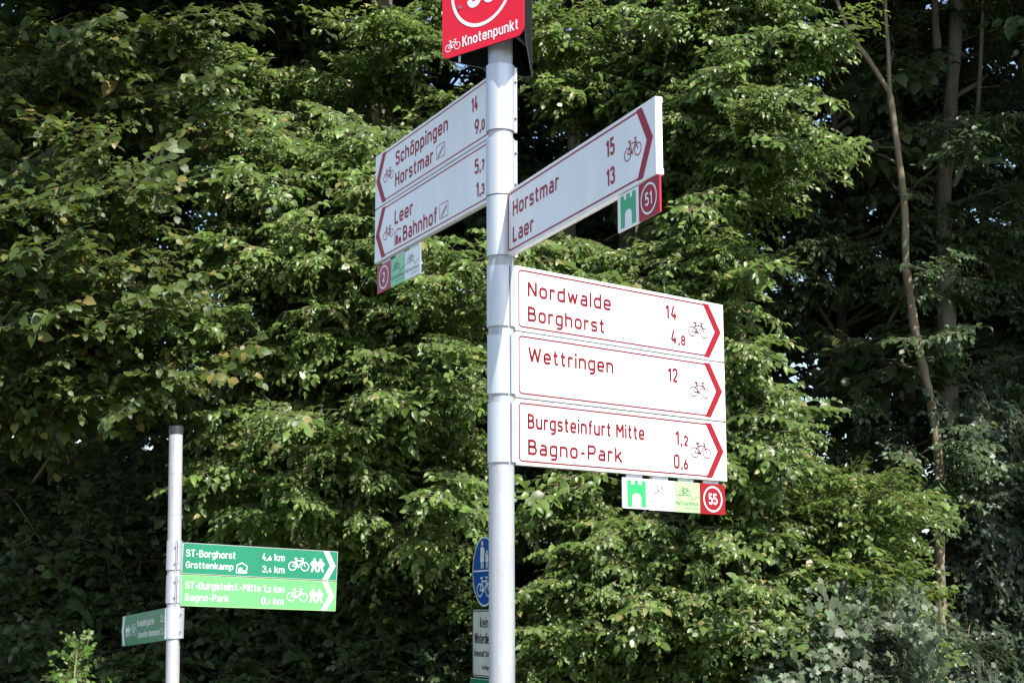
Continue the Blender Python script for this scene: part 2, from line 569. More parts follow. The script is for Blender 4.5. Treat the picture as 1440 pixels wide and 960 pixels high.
# ------------------------------------------------------------------ clamps: two half shells round the post with bolted ears
def clamp(parent, c, r, z0, z1, az_panel, ear_az=math.radians(18), ears=True, flat=0.022):
    """c: post axis in world; the shell reaches from z0 to z1; ear_az: where the bolted flanges stand out"""
    inv = parent.matrix_world.inverted()
    mb = MB()
    mb.sector(r + .0006, r + .0050, z0, z1, ear_az + .07, ear_az + math.pi - .02, 24, c)
    mb.sector(r + .0006, r + .0050, z0, z1, ear_az + math.pi + .02, ear_az + 2 * math.pi - .07, 24, c)
    ex, ey = math.cos(ear_az), math.sin(ear_az)
    nx, ny = -ey, ex
    def slab(d0, d1, off0, off1, za, zb):
        P = []
        for z in (za, zb):
            for d, o in ((d0, off0), (d1, off0), (d1, off1), (d0, off1)):
                P.append((c[0] + ex * d + nx * o, c[1] + ey * d + ny * o, z))
        mb.add(P, [(0, 3, 2, 1), (4, 5, 6, 7), (0, 1, 5, 4), (1, 2, 6, 5), (2, 3, 7, 6), (3, 0, 4, 7)])
    if ears:
        for s in (-1, 1):
            slab(r + .001, r + flat, s * .0028, s * .0062, z0 + .001, z1 - .001)
    mb.v = [tuple(inv @ Vector(p)) for p in mb.v]
    cl = mb.build('clamp', M['alu'], parent, True)
    if ears:
        for f in (.22, .78):
            z = z0 + (z1 - z0) * f
            b = MB()
            d = r + flat * .62
            def pt(o): return (c[0] + ex * d + nx * o, c[1] + ey * d + ny * o, z)
            b.cyl(pt(-.0065), pt(-.0115), .0052, n=6); b.cyl(pt(-.011), pt(-.016), .0028, n=10)
            b.cyl(pt(.0065), pt(.0115), .0052, n=6)
            b.v = [tuple(inv @ Vector(p)) for p in b.v]
            b.build('bolt', M['bolt'], cl)
    # flat tongue that carries the panel
    return cl


def socket(parent, c, x_end, h, r):
    """the strip between shell and panel, in the panel's own frame"""
    inv = parent.matrix_world.inverted()


# ------------------------------------------------------------------ white cycle route signs
PH = 0.1985          # panel height, signs sit 0.2034 apart
GAPH = 0.2034


def board(parent, x0, x1, h, thick, mat, edge):
    mb = MB()
    mb.box((x0, 0.0, 0.0), (x1, thick, h))
    mb.build('panel', mat, parent, bevel=0.0018)
    # profile lips top and bottom on the back, end strip
    mb = MB()
    mb.box((x0 + .002, thick, .0), (x1 - .002, thick + .003, .016))
    mb.box((x0 + .002, thick, h - .016), (x1 - .002, thick + .003, h))
    mb.build('edge_profile', edge, parent, bevel=0.001)


def border_right(mb, L, h, inset=.0125, r=.012, w=.0050, xe=None):
    xe = xe or L - .1
    mb.ribbon(fillet([(xe, h - inset), (inset, h - inset, r), (inset, inset, r), (xe, inset)]), w, -.0007)


def chevron(L, h, flip=False, x=(-.098, -.068, -.006, -.038), t=.0075):
    pts = [(L + x[0], h - t), (L + x[1], h - t), (L + x[2], h / 2), (L + x[1], t), (L + x[0], t), (L + x[3], h / 2)]
    if flip:
        pts = [(L - p[0], p[1]) for p in pts][::-1]
    return pts


def mark_chevron(parent, pts, mat, y=-.0013):
    mb = MB()
    (a, b, c, d, e, f) = pts
    mb.add([(p[0], y, p[1]) for p in (a, b, c, d, e, f)], [(0, 5, 2, 1), (5, 4, 3, 2)])
    return mb.build('arrow', mat, parent)


RAZ = 0.7387
R0 = Vector((.0117, 4.7326, 1.0286 + EYE))
RL = 0.9649
LB = lambda t, h=PH: h - t
sign_specs = [
    ('white cycle sign reading Nordwalde and Borghorst, topmost of the three pointing right', 'red',
     [('Nordwalde', .0470, .4140, .0890, .0465, ()), ('Borghorst', .0470, .3835, .1655, .0450, ()),
      ('14', .667, .7255, .0820, .0465, ()), ('4,8', .692, .765, .1632, .0455, (2,))]),
    ('white cycle sign reading Wettringen alone with empty lower line', 'red',
     [('Wettringen', .0480, .4205, .0875, .0455, ()), ('12', .6745, .7245, .0880, .0465, ())]),
    ('white cycle sign reading Burgsteinfurt Mitte and Bagno-Park, lowest pointing right', 'red',
     [('Burgsteinfurt Mitte', .0455, .5600, .0868, .0445, ()), ('Bagno-Park', .0455, .4555, .1650, .0455, ()),
      ('1,2', .7035, .7680, .0915, .0465, (2,)), ('0,6', .6965, .7655, .1690, .0465, (2,))]),
]
for k, (label, colr, lines) in enumerate(sign_specs):
    O = R0 - Vector((0, 0, GAPH * k + PH))
    t = thing('direction_sign', frame(O, RAZ), label, 'direction sign', 'white cycle signs on the tall post')
    bpy.context.view_layer.update()
    board(t, 0, RL, PH, .017, M['white'], M['alu'])
    mb = MB(); border_right(mb, RL, PH, xe=RL - .095); mb.build('border', M[colr], t)
    mark_chevron(t, chevron(RL, PH, x=(-.108, -.078, -.0165, -.048)), M['sun_red'])
    mb = MB()
    for s, a, b, tb, cap, sm in lines:
        mb = MB(); write(mb, s, a, b, PH - tb, cap, small=sm); mb.build('lettering', M[colr], t)
    mb = MB(); bicycle(mb, .7825, .8825, PH - .1275, PH - .0755, .0034); mb.build('bicycle_pictogram', M['linered'], t)
    z1 = O.z + PH - (.010 if k == 0 else .018)
    clamp(t, (PX - .003 + .0012 * k, PY), PR + .0004, O.z + .004, z1, RAZ, ears=False, ear_az=math.radians(-52), flat=.012)
    mb = MB(); mb.box((-.012, .003, .006), (.001, .014, PH - .006)); mb.build('panel_socket', M['alu'], t, bevel=.001)

# sign pointing towards the camera, right of the post
AAZ, AL = -1.1885, 0.9862
A0 = Vector((-.0136, 4.6932, 1.2468 + EYE))
t = thing('direction_sign', frame(A0 - Vector((0, 0, PH)), AAZ), 'white cycle sign reading Horstmar and Laer, pointing towards the camera on the right', 'direction sign', 'white cycle signs on the tall post')
bpy.context.view_layer.update()
board(t, 0, AL, PH, .019, M['white'], M['alu'])
mb = MB(); border_right(mb, AL, PH, xe=AL - .095); mb.build('border', M['shade_red'], t)
mark_chevron(t, chevron(AL, PH, x=(-.104, -.073, -.0145, -.047)), M['shade_red'])
mb = MB()
for s, a, b, tb, cap in [('Horstmar', .0450, .3930, .0870, .0465), ('Laer', .0445, .2090, .1670, .0465), ('15', .701, .7535, .0830, .0460), ('13', .701, .7535, .1608, .0455)]:
    mb = MB(); write(mb, s, a, b, PH - tb, cap); mb.build('lettering', M['shade_red'], t)
mb = MB(); bicycle(mb, .811, .907, PH - .1245, PH - .0735, .0030); mb.build('bicycle_pictogram', M['shade_red'], t)
clamp(t, (PX - .0035, PY), PR + .0004, A0.z - .2 + .004, A0.z - .012, AAZ, ear_az=math.radians(12), flat=.0125)
sign_A = t

# two signs pointing away to the left
BAZ = 2.0149 - math.pi
BL = 1.008
Bn = Vector((-.077, 4.78, 1.6391 + EYE)) + .983 * Vector((math.cos(2.0149), math.sin(2.0149), 0))
bspecs = [
    ('white cycle sign reading Schöppingen and Horstmar, upper of the two on the left',
     [('Schöppingen', .2025, .6775, .0860, .0500, ()), ('Horstmar', .2000, .5520, .1625, .0495, ()), ('14', .866, .9165, .0838, .0475, ()), ('9,0', .8915, .9675, .1622, .0465, (2,))],
     (.582, .648, .162, .117), (.086, .184, .1205, .0765)),
    ('white cycle sign reading Leer Bahnhof, lower of the two left of the post',
     [('Leer', .1975, .3740, .0960, .0500, ()), ('Bahnhof', .2805, .5900, .1725, .0515, ()), ('5,7', .8915, .9660, .0880, .0465, (2,)), ('1,3', .9020, .9650, .1650, .0465, (2,))],
     (.610, .680, .169, .1205), (.0895, .1875, .1320, .0865)),
]
for k, (label, lines, ic, bk) in enumerate(bspecs):
    O = Bn - Vector((0, 0, GAPH * k + PH))
    t = thing('direction_sign', frame(O, BAZ), label, 'direction sign', 'white cycle signs on the tall post')
    bpy.context.view_layer.update()
    board(t, 0, BL, PH, .017, M['white'], M['alu'])
    mb = MB(); i = .0125
    mb.ribbon([(.098, PH - i), (BL - .004, PH - i)], .0042, -.0007)
    mb.ribbon([(.098, i), (BL - .004, i)], .0042, -.0007)
    mb.build('border', M['shade_red'], t)
    mark_chevron(t, [(.1095, PH - .0075), (.076, PH - .0075), (.0125, PH / 2), (.076, .0075), (.1095, .0075), (.0465, PH / 2)], M['shade_red'])
    mb = MB()
    for s, a, b, tb, cap, sm in lines:
        mb = MB(); write(mb, s, a, b, PH - tb, cap, small=sm); mb.build('lettering', M['shade_red'], t)
    mb = MB(); bicycle(mb, bk[0], bk[1], PH - bk[2], PH - bk[3], .0026, flip=True); mb.build('bicycle_pictogram', M['shade_red'], t)
    a, b, z0, z1 = ic[0], ic[1], PH - ic[2], PH - ic[3]
    mb = MB()
    mb.ribbon([(a, z0), (b, z0), (b, z1), (a, z1)], .0022, -.0008, True)
    w, h = b - a, z1 - z0
    mb.ribbon([(a + w * .28, z0 + h * .30), (a + w * .82, z0 + h * .80)], .0026, -.0009)
    mb.ribbon([(a + w * .36, z0 + h * .18), (a + w * .88, z0 + h * .66)], .0026, -.0010)
    mb.ribbon(circle(a + w * .24, z0 + h * .18, h * .09, 14), .0022, -.0011, True)
    mb.build('route_symbol', M['shade_red'], t)
    if k == 1:
        a, b, z0, z1 = .199, .268, PH - .1675, PH - .117
        mb = MB(); w, h = b - a, z1 - z0
        mb.ribbon([(a, z0 + h * .72), (a + w * .5, z1), (b, z0 + h * .8)], .0035, -.0008)
        mb.ribbon([(a + w * .06, z0), (a + w * .06, z0 + h * .70)], .0030, -.0009)
        mb.flat([(a + w * .16, z0), (a + w * .50, z0), (a + w * .50, z0 + h * .5), (a + w * .34, z0 + h * .62), (a + w * .16, z0 + h * .5)], -.0008)
        mb.flat([(a + w * .60, z0), (a + w * .94, z0), (a + w * .94, z0 + h * .3), (a + w * .60, z0 + h * .3)], -.0008)
        mb.ribbon([(a, z0 - h * .06), (b, z0 - h * .06)], .003, -.0009)
        mb.build('station_symbol', M['shade_red'], t)
    z1 = O.z + PH + (.012 if k == 0 else -.018)
    clamp(t, (PX - .0045, PY), PR + .0010, O.z + .002, z1, BAZ, ear_az=math.radians(12), flat=.0125)
    # the bright flange that stands at the left edge of the post
    mb = MB(); mb.box((BL + .008, -.008, .004), (BL + .032, .012, PH - .002)); mb.build('panel_socket', M['alu'], t, bevel=.002)

# ------------------------------------------------------------------ small plates hung under the signs
def castle(mb, x0, x1, z0, z1, y=-.0008):
    w, h = x1 - x0, z1 - z0
    P = lambda u, v: (x0 + w * u, z0 + h * v)
    def quad(u0, u1, v0, v1): mb.flat([P(u0, v0), P(u1, v0), P(u1, v1), P(u0, v1)], y)
    quad(0, .26, 0, .60); quad(.74, 1, 0, .60)
    # wall above the arch
    arc = [P(.5 + .24 * math.cos(a), .36 + .16 * math.sin(a)) for a in np.linspace(math.pi, 0, 13)]
    for i in range(12):
        (xa, za), (xb, zb) = arc[i], arc[i + 1]
        mb.flat([(xa, za), (xb, zb), (xb, z0 + h * .60), (xa, z0 + h * .60)], y)
    for a, b, c in ((0, .26, .85), (.26, .74, .85), (.74, 1, .85)):
        quad(a, b, .60, c)
    for a, b in ((0, .22), (.39, .61), (.78, 1)):
        quad(a, b, .85, 1.0)


def plate(parent_frame, x0, x1, z0, z1, kind, text, label, dark=False, cat='route plate'):
    O = parent_frame @ Vector((x0, .004, z0))
    m = parent_frame.copy(); m.translation = O
    t = thing('route_plate', m, label, cat, 'small route plates hung under the white signs')
    w, h = x1 - x0, z1 - z0
    back = dict(castle='white', number='sun_red' if not dark else ('pale_shade_red' if text == '2' else 'shade_red'), mint='mint' if not dark else 'shade_mint', tour='white')[kind]  # dark: plates hanging in shade take the shaded copies of the colours
    mb = MB(); mb.box((.0006, 0, 0), (w - .0006, .006, h)); mb.build('panel', M[back], t, bevel=.001)
    mb = MB(); mb.box((w * .2, .0065, h - .012), (w * .8, .009, h + .014)); mb.build('hanger', M['alu'], t)
    if kind == 'castle':
        mb = MB(); castle(mb, w * .16, w * .87, h * .06, h * .93); mb.build('castle_gate_emblem', M['shade_gategreen' if dark else 'gategreen'], t)
    elif kind == 'number':
        mb = MB(); mb.ribbon(circle(w / 2, h / 2, h * .395, 44, sx=min(1.12, w / h)), h * .055, -.0008, True); mb.build('ring', M['white'], t)
        mb = MB()
        n = len(text); tw = h * (.42 if n == 2 else .215)
        write(mb, text, w / 2 - tw / 2, w / 2 + tw / 2, h * .325, h * .35, sw=.17)
        mb.build('number', M['white'], t)
    else:
        mb = MB()
        bicycle(mb, w * .18, w * .62, h * .56, h * .82, .0016)
        P = lambda u, v: (w * u, h * v)
        mb.ribbon([P(.06, .54), P(.16, .56), P(.58, .57), P(.62, .56), P(.64, .42), P(.78, .48), P(.95, .55)], .0017, -.0009)
        write(mb, 'NaTourismus'.replace('N', 'N'), w * .05, w * .92, h * .24, h * .13, y=-.0008, sw=.12)
        mb.ribbon([P(.36, .14), P(.92, .14)], .0014, -.0008)
        mb.build('tourism_print', M['thin_ink'], t)
    return t


Rb = frame(R0 - Vector((0, 0, GAPH * 3)), RAZ)
plate(Rb, .460, .5815, -.1045, -.0075, 'castle', '', 'white plate with bright green castle gate, leftmost under the Bagno-Park sign')
plate(Rb, .5815, .7040, -.1060, -.0075, 'tour', '', 'white plate with fine bicycle drawing between castle gate and pale green plate')
plate(Rb, .7040, .8285, -.1070, -.0075, 'mint', '', 'pale lime green plate with fine bicycle drawing beside the number 55')
plate(Rb, .8285, .9570, -.1085, -.0065, 'number', '55', 'sunlit red square plate with white ring and number 55')
Ab = frame(A0 - Vector((0, 0, PH)), AAZ)
plate(Ab, .7570, .8785, -.0970, -.0015, 'castle', '', 'shaded white plate with green castle gate beside the number 51', True)
plate(Ab, .8785, .9930, -.0960, -.0015, 'number', '51', 'shaded red plate with white ring and number 51 under the Laer sign', True)
Bb = frame(Bn - Vector((0, 0, GAPH + PH)), BAZ)
plate(Bb, .0200, .1565, -.1150, -.0140, 'number', '2', 'shaded red plate with white ring and number 2 under the Leer Bahnhof sign', True)
plate(Bb, .1565, .2915, -.1160, -.0145, 'mint', '', 'mint green plate with faint bicycle drawing beside the number 2', True)
plate(Bb, .2915, .4300, -.1165, -.0150, 'tour', '', 'white plate with faint bicycle drawing, farthest from the number 2')

# ------------------------------------------------------------------ red node sign on top of the near post: three boards
HAZ = math.radians(-42)
hd = Vector((math.cos(HAZ), math.sin(HAZ), 0)); hn = Vector((math.sin(HAZ), -math.cos(HAZ), 0))
HO = Vector((-.031, 4.72, 0)) + hn * .07 - hd * .188
HO.z = 1.70 + EYE
t = thing('node_sign', frame(HO, HAZ), 'red Knotenpunkt sign with white ring and black back boards on the tall post', 'node sign')
bpy.context.view_layer.update()
hatinv = t.matrix_world.inverted()
HW, HH = .3425, .40


def rounded(w, h, r):
    return fillet([(0, 0, r), (w, 0, r), (w, h, r), (0, h, r)], True, 8)


mb = MB(); mb.prism(rounded(HW, HH, .028), .0005, .0035); mb.build('front_board', M['hatred'], t)
mb = MB(); mb.prism([(p[0] - .0012, p[1] - .0012) for p in rounded(HW + .0024, HH + .0024, .029)], .0036, .0048); mb.build('board_back', M['black'], t)
mb = MB(); mb.ribbon(circle(.170, .201, .1255, 64), .0115, -.0002, True); mb.build('ring', M['white'], t)
mb = MB(); write(mb, '50', .110, .232, .139, .125, y=-.0002, sw=.16)
write(mb, 'Knotenpunkt', .0880, .3225, .0218, .0340, y=-.0002, sw=.17)
mb.build('lettering', M['white'], t)
mb = MB(); bicycle(mb, .0150, .0790, .0205, .0560, .0027, y=-.0002); mb.build('bicycle_pictogram', M['white'], t)
mb = MB(); mb.cyl((.0777, -.0015, .154), (.0777, .0005, .154), .0055, n=14); mb.build('rivet', M['bolt'], t)
PA = HO + hd * .004 - hn * .006
PB = HO + hd * (HW - .002) - hn * .006
PC = Vector((.065, 4.975, HO.z))
for a, b, nm in ((PA, PC, 'rear_board'), (PB, PC + Vector((.002, .006, 0)), 'side_board')):
    d = b - a
    fm = hatinv @ frame((a.x, a.y, HO.z), math.atan2(d.y, d.x))
    mb = MB(); mb.prism(rounded(d.length, HH, .026), -.0016, .0016)
    mb.v = [tuple(fm @ Vector(p)) for p in mb.v]
    mb.build(nm, M['black'], t)
    mb = MB(); mb.ribbon(rounded(d.length, HH, .026), .0022, -.0019, True); mb.v = [tuple(fm @ Vector(p)) for p in mb.v]
    mb.build('board_rim', M['rim'], t)
mb = MB()
for z in (.10, .30):
    for q in (PA, PB, PC):
        a = Vector((PX, PY, HO.z + z)); bq = Vector((q.x, q.y, HO.z + z)); m_ = a + (bq - a) * .9
        mb.cyl(hatinv @ a, hatinv @ m_, .006, n=8)
mb.build('bracket', M['galv'], t)
mb = MB(); a = HO + hd * .075 - hn * .012
mb.box((.066, .006, -.022), (.074, .009, .02)); mb.build('bracket_tab', M['alu'], t)

# ------------------------------------------------------------------ green signs on the far left post
GO = Vector((-1.8981, 9.259, .3854 + EYE))
GAZ, GT, GLn, GH = .6252, -.0324, 1.0208, .178
u = Vector((math.sin(-GT) * math.cos(GAZ), math.sin(-GT) * math.sin(GAZ), math.cos(GT)))
gaxis = lambda z: -1.888 - .05 * z / (EYE + 1.0)
for k, (label, mt, lt, lines) in enumerate([
    ('dark green sign with white lettering reading ST-Borghorst and Grottenkamp', 'green', 'lettergreen',
     [('ST-Borghorst', .0205, .3345, .0785, .0405, ()), ('Grottenkamp', .0235, .3235, .1430, .0365, ()),
      ('4,6 km', .5065, .6590, .0765, .0395, (2,)), ('3,4 km', .5120, .6620, .1475, .0385, (2,))]),
    ('faded light green sign with white lettering reading ST-Burgsteinf.-Mitte and Bagno-Park', 'palegreen', 'lettergreen',
     [('ST-Burgsteinf.-Mitte', .0270, .5100, .0790, .0405, ()), ('Bagno-Park', .0300, .3045, .1460, .0385, ()),
      ('1,2 km', .5240, .6650, .0800, .0395, (2,)), ('0,1 km', .5180, .6650, .1510, .0385, (2,))])]):
    O = GO - u * (.1822 * k + GH)
    t = thing('direction_sign', frame(O, GAZ, GT), label, 'direction sign', 'green path signs on the left post')
    bpy.context.view_layer.update()
    mb = MB(); mb.box((0, 0, 0), (GLn, .014, GH)); mb.build('panel', M[mt], t, bevel=.0015)
    mb = MB(); mb.ribbon([(.0015, .0015), (GLn - .0015, .0015), (GLn - .0015, GH - .0015), (.0015, GH - .0015)], .003, -.0005, True); mb.build('border', M['rim' if k == 0 else 'mint'], t)
    mark_chevron(t, [(.9205, GH - .004), (.9585, GH - .004), (1.007, GH / 2), (.9585, .004), (.9205, .004), (.9705, GH / 2)], M[lt])
    mb = MB()
    for s, a, b, tb, cap, sm in lines:
        mb = MB(); write(mb, s, a, b, GH - tb, cap, small=sm, sw=.136); mb.build('lettering', M[lt], t)
    mb = MB(); bicycle(mb, .686, .824, GH - .127, GH - .050, .0046 if k == 0 else .0034); mb.build('bicycle_pictogram', M[lt], t)
    mb = MB(); walkers(mb, .834, .930, GH - .131, GH - .048); mb.build('walker_pictogram', M[lt], t)
    if k == 0:
        a, b, z0, z1 = .3450, .4110, GH - .1570, GH - .099
        mb = MB(); w, h = b - a, z1 - z0
        mb.ribbon([(a, z0), (b, z0), (b, z0 + h * .72), (a + w * .5, z1), (a, z0 + h * .72)], .0045, -.0008, True)
        mb.flat([(a + w * .2, z0 + .004), (a + w * .55, z0 + .004), (a + w * .55, z0 + h * .5), (a + w * .2, z0 + h * .5)], -.0008)
        mb.flat([(a + w * .62, z0 + .004), (a + w * .9, z0 + .004), (a + w * .9, z0 + h * .28), (a + w * .62, z0 + h * .28)], -.0008)
        mb.build('station_symbol', M[lt], t)
    cz = O.z + GH / 2
    clamp(t, (gaxis(cz), 9.15), .0390, O.z + (.018 if k == 0 else .014), O.z + GH + (.005 if k == 0 else -.008), GAZ, ear_az=math.radians(-62), flat=.020)
    mb = MB(); mb.box((-.035, .002, .012), (.001, .012, GH - .004)); mb.build('panel_socket', M['alu'], t, bevel=.001)

G3O = Vector((-2.3928, 9.9098, -.0362 + EYE))
G3A, G3T, G3H, G3L = -1.0628, .0567, .182, .885
u = Vector((-math.sin(G3T) * math.cos(G3A), -math.sin(G3T) * math.sin(G3A), math.cos(G3T)))
O = G3O - u * G3H
t = thing('direction_sign', frame(O, G3A, G3T), 'shaded dark green sign pointing left, first word Kreislehrgarten', 'direction sign', 'green path signs on the left post')
bpy.context.view_layer.update()
mb = MB(); mb.box((0, 0, 0), (G3L, .014, G3H)); mb.build('panel', M['green'], t, bevel=.0015)
mark_chevron(t, [(.0770, G3H - .004), (.0400, G3H - .004), (.0065, G3H / 2), (.0400, .004), (.0770, .004), (.0485, G3H / 2)], M['lettergreen'])
mb = MB()
for s, a, b, tb, cap, sm in [('Kreislehrgarten', .3310, .6770, .0800, .0400, ()), ('Johanniter-Kommende', .3440, .7840, .1460, .0370, ()),
                             ('0,5', .7990, .8780, .0760, .0420, (2,)), ('0,4', .8035, .8800, .1460, .0370, (2,))]:
    mb = MB(); write(mb, s, a, b, G3H - tb, cap, small=sm, sw=.16); mb.build('lettering', M['lettergreen'], t)
mb = MB(); bicycle(mb, .186, .316, G3H - .126, G3H - .058, .0042, flip=True); mb.build('bicycle_pictogram', M['lettergreen'], t)
mb = MB(); walkers(mb, .088, .180, G3H - .130, G3H - .058, flip=True); mb.build('walker_pictogram', M['lettergreen'], t)
zc = EYE - .068
cl = clamp(t, (gaxis(zc) - .001, 9.148), .0400, EYE - .157, EYE + .014, G3A, ear_az=math.radians(-24), flat=.030)
# wide flat clamp face of that sign, bolted, seen right of the post
mb = MB(); mb.box((G3L - .004, -.004, .006), (G3L + .012, .014, G3H - .004)); mb.build('panel_socket', M['alu'], t, bevel=.001)

# ------------------------------------------------------------------ blue path sign, white notice and dark green sign on the third post
BZ = math.radians(-69)
bn = Vector((math.sin(BZ), -math.cos(BZ), 0)); bd = Vector((math.cos(BZ), math.sin(BZ), 0))
bc = Vector((-.1689, 9.6, .224 + EYE))
fr = frame(bc, BZ)
t = thing('path_sign', fr, 'round blue sign with white pedestrians above a white bicycle, half behind the tall post', 'traffic sign')
r = .206
mb = MB(); mb.prism(circle(0, 0, r, 56), .0005, .004); mb.build('disc', M['blue'], t)
mb = MB(); mb.ribbon(circle(0, 0, r - .0045, 56), .009, -.0004, True); mb.build('rim', M['white'], t)
mb = MB(); mb.ribbon([(-r + .012, .004), (r - .012, .004)], .009, -.0006); mb.build('divider', M['white'], t)
mb = MB(); bicycle(mb, -.125, .125, -.148, -.03, .0085, y=-.0006); mb.build('bicycle_pictogram', M['white'], t)
mb = MB(); y = -.0006
mb.flat(circle(-.035, .166, .0155, 16), y)
mb.flat([(-.062, .145), (-.012, .145), (-.006, .10), (.002, .058), (-.072, .058), (-.066, .10)], y)
mb.ribbon([(-.048, .06), (-.050, .018)], .016, y - .0001); mb.ribbon([(-.022, .06), (-.020, .018)], .016, y - .0002)
mb.flat(circle(.048, .112, .0115, 14), y)
mb.flat([(.028, .098), (.066, .098), (.072, .055), (.024, .055)], y)
mb.ribbon([(.038, .058), (.036, .018)], .011, y - .0001); mb.ribbon([(.058, .058), (.062, .018)], .011, y - .0002)
mb.ribbon([(-.01, .138), (.018, .10), (.034, .092)], .010, y - .0003)
mb.build('pedestrian_pictogram', M['white'], t)
mb = MB(); mb.box((-.03, .0045, -.012), (.03, .030, .012)); mb.box((-.03, .0045, .10), (.03, .030, .125)); mb.build('bracket', M['galv'], t)

fr = frame(bc - bd * .205 + Vector((0, 0, -.618)), BZ)
t = thing('notice_sign', fr, 'weathered white notice with black lettering and black frame under the round blue sign', 'notice')
W_, H_ = .41, .393
mb = MB(); mb.prism(rounded(W_, H_, .03), .0005, .004); mb.build('panel', M['notice'], t)
mb = MB(); mb.ribbon(fillet([(.008, .008, .024), (W_ - .008, .008, .024), (W_ - .008, H_ - .008, .024), (.008, H_ - .008, .024)], True, 6), .006, -.0005, True); mb.build('border', M['ink'], t)
mb = MB()
write(mb, 'kein', .135, .275, .288, .060, sw=.16); write(mb, 'Winterdienst', .035, .375, .195, .060, sw=.16)
write(mb, 'Kreisstadt Steinfurt', .035, .375, .118, .037, sw=.15); write(mb, 'Der Bürgermeister', .17, .375, .045, .024, sw=.15)
mb.build('lettering', M['ink'], t)
mb = MB(); mb.box((.17, .0045, .09), (.24, .030, .11)); mb.box((.17, .0045, .29), (.24, .030, .31)); mb.build('bracket', M['galv'], t)

fr = frame(bc - bd * .245 + Vector((0, 0, -.790)), BZ)
t = thing('green_board', fr, 'dark green board at the bottom edge under the white notice', 'sign board')
mb = MB(); mb.box((0, 0, 0), (.49, .012, .162)); mb.build('panel', M['green'], t, bevel=.0015)
mb = MB(); mb.ribbon([(.003, .003), (.487, .003), (.487, .159), (.003, .159)], .004, -.0005, True); mb.build('border', M['rim'], t)
mb = MB(); mb.box((.21, .0125, .05), (.28, .032, .11)); mb.build('bracket', M['galv'], t)

# ------------------------------------------------------------------ ground
def plane(name, x0, x1, y0, y1, z, mat, nx=2):
    mb = MB(); mb.add([(x0, y0, z), (x1, y0, z), (x1, y1, z), (x0, y1, z)], [(0, 1, 2, 3)])
    return struct(mb.build(name, mat))


m, nt, b = nodes_of('meadow_soil')
n = noise(nt, 1.3, 8.0, 0.7)
r = ramp(nt, n.outputs[0], [(0.3, (.05, .045, .025)), (0.5, (.05, .075, .025)), (0.7, (.09, .11, .04))])
nt.links.new(r.outputs[0], b.inputs['Base Color']); b.inputs['Roughness'].default_value = 0.95
M['ground'] = m
m, nt, b = nodes_of('gravel_asphalt')
n = noise(nt, 40.0, 8.0, 0.8)
r = ramp(nt, n.outputs[0], [(0.3, (.16, .155, .15)), (0.7, (.27, .26, .25))])
nt.links.new(r.outputs[0], b.inputs['Base Color']); b.inputs['Roughness'].default_value = 0.9
M['path'] = m
plane('ground', -900, 900, -900, 900, 0.0, M['ground'])
plane('path', -60, 60, -3.5, 3.6, .004, M['path'])
plane('verge_path', -60, -0.2, 5.6, 8.0, .004, M['path'])

# ------------------------------------------------------------------ foliage
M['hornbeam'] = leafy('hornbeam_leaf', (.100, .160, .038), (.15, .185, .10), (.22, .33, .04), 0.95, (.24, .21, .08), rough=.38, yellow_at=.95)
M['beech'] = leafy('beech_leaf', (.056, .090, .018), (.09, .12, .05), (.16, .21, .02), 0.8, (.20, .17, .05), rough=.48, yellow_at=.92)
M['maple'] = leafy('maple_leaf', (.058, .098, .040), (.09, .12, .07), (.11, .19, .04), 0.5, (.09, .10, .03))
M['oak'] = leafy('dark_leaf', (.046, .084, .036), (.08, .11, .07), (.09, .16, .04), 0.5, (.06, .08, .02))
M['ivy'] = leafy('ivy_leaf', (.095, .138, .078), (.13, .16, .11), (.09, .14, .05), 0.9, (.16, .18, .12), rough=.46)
M['sapling'] = leafy('sapling_leaf', (.075, .15, .02), (.11, .17, .05), (.15, .24, .02), 0.5)
M['bark_grey'] = barky('grey_bark', (.07, .06, .048), (.17, .15, .12))
M['bark_brown'] = barky('brown_bark', (.06, .05, .038), (.17, .14, .105))
M['bark_light'] = barky('pale_bark', (.13, .10, .066), (.29, .23, .16))
M['twig'] = barky('twig_bark', (.10, .08, .055), (.26, .21, .15), 20)
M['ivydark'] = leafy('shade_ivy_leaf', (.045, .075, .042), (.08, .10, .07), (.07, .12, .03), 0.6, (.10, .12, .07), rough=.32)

LEAF = dict(
    ovate=(np.array([(0, 0, 0), (.28, -.29, .055), (.30, 0, 0), (.28, .29, .055), (.66, -.25, .02), (.66, 0, -.03), (.66, .25, .02), (1, 0, -.13)]),
           [(0, 1, 2), (0, 2, 3), (1, 4, 5, 2), (2, 5, 6, 3), (4, 7, 5), (5, 7, 6)]),
    broad=(np.array([(0, 0, 0), (.22, -.34, .05), (.30, 0, 0), (.22, .34, .05), (.62, -.34, -.02), (.62, 0, -.04), (.62, .34, -.02), (1, 0, -.14)]),
           [(0, 1, 2), (0, 2, 3), (1, 4, 5, 2), (2, 5, 6, 3), (4, 7, 5), (5, 7, 6)]),
    lobed=(np.array([(0, 0, 0), (.08, -.40, -.03), (.36, -.34, .03), (.56, -.46, -.05), (.68, -.25, 0), (1, 0, -.15), (.68, .25, 0), (.56, .46, -.05), (.36, .34, .03), (.08, .40, -.03), (.45, 0, -.02)]),
           [(0, 1, 2, 10), (10, 2, 3, 4), (10, 4, 5), (10, 5, 6), (10, 6, 7, 8), (10, 8, 9, 0)]),
)


def unit(a):
    return a / np.maximum(np.linalg.norm(a, axis=-1, keepdims=True), 1e-9)


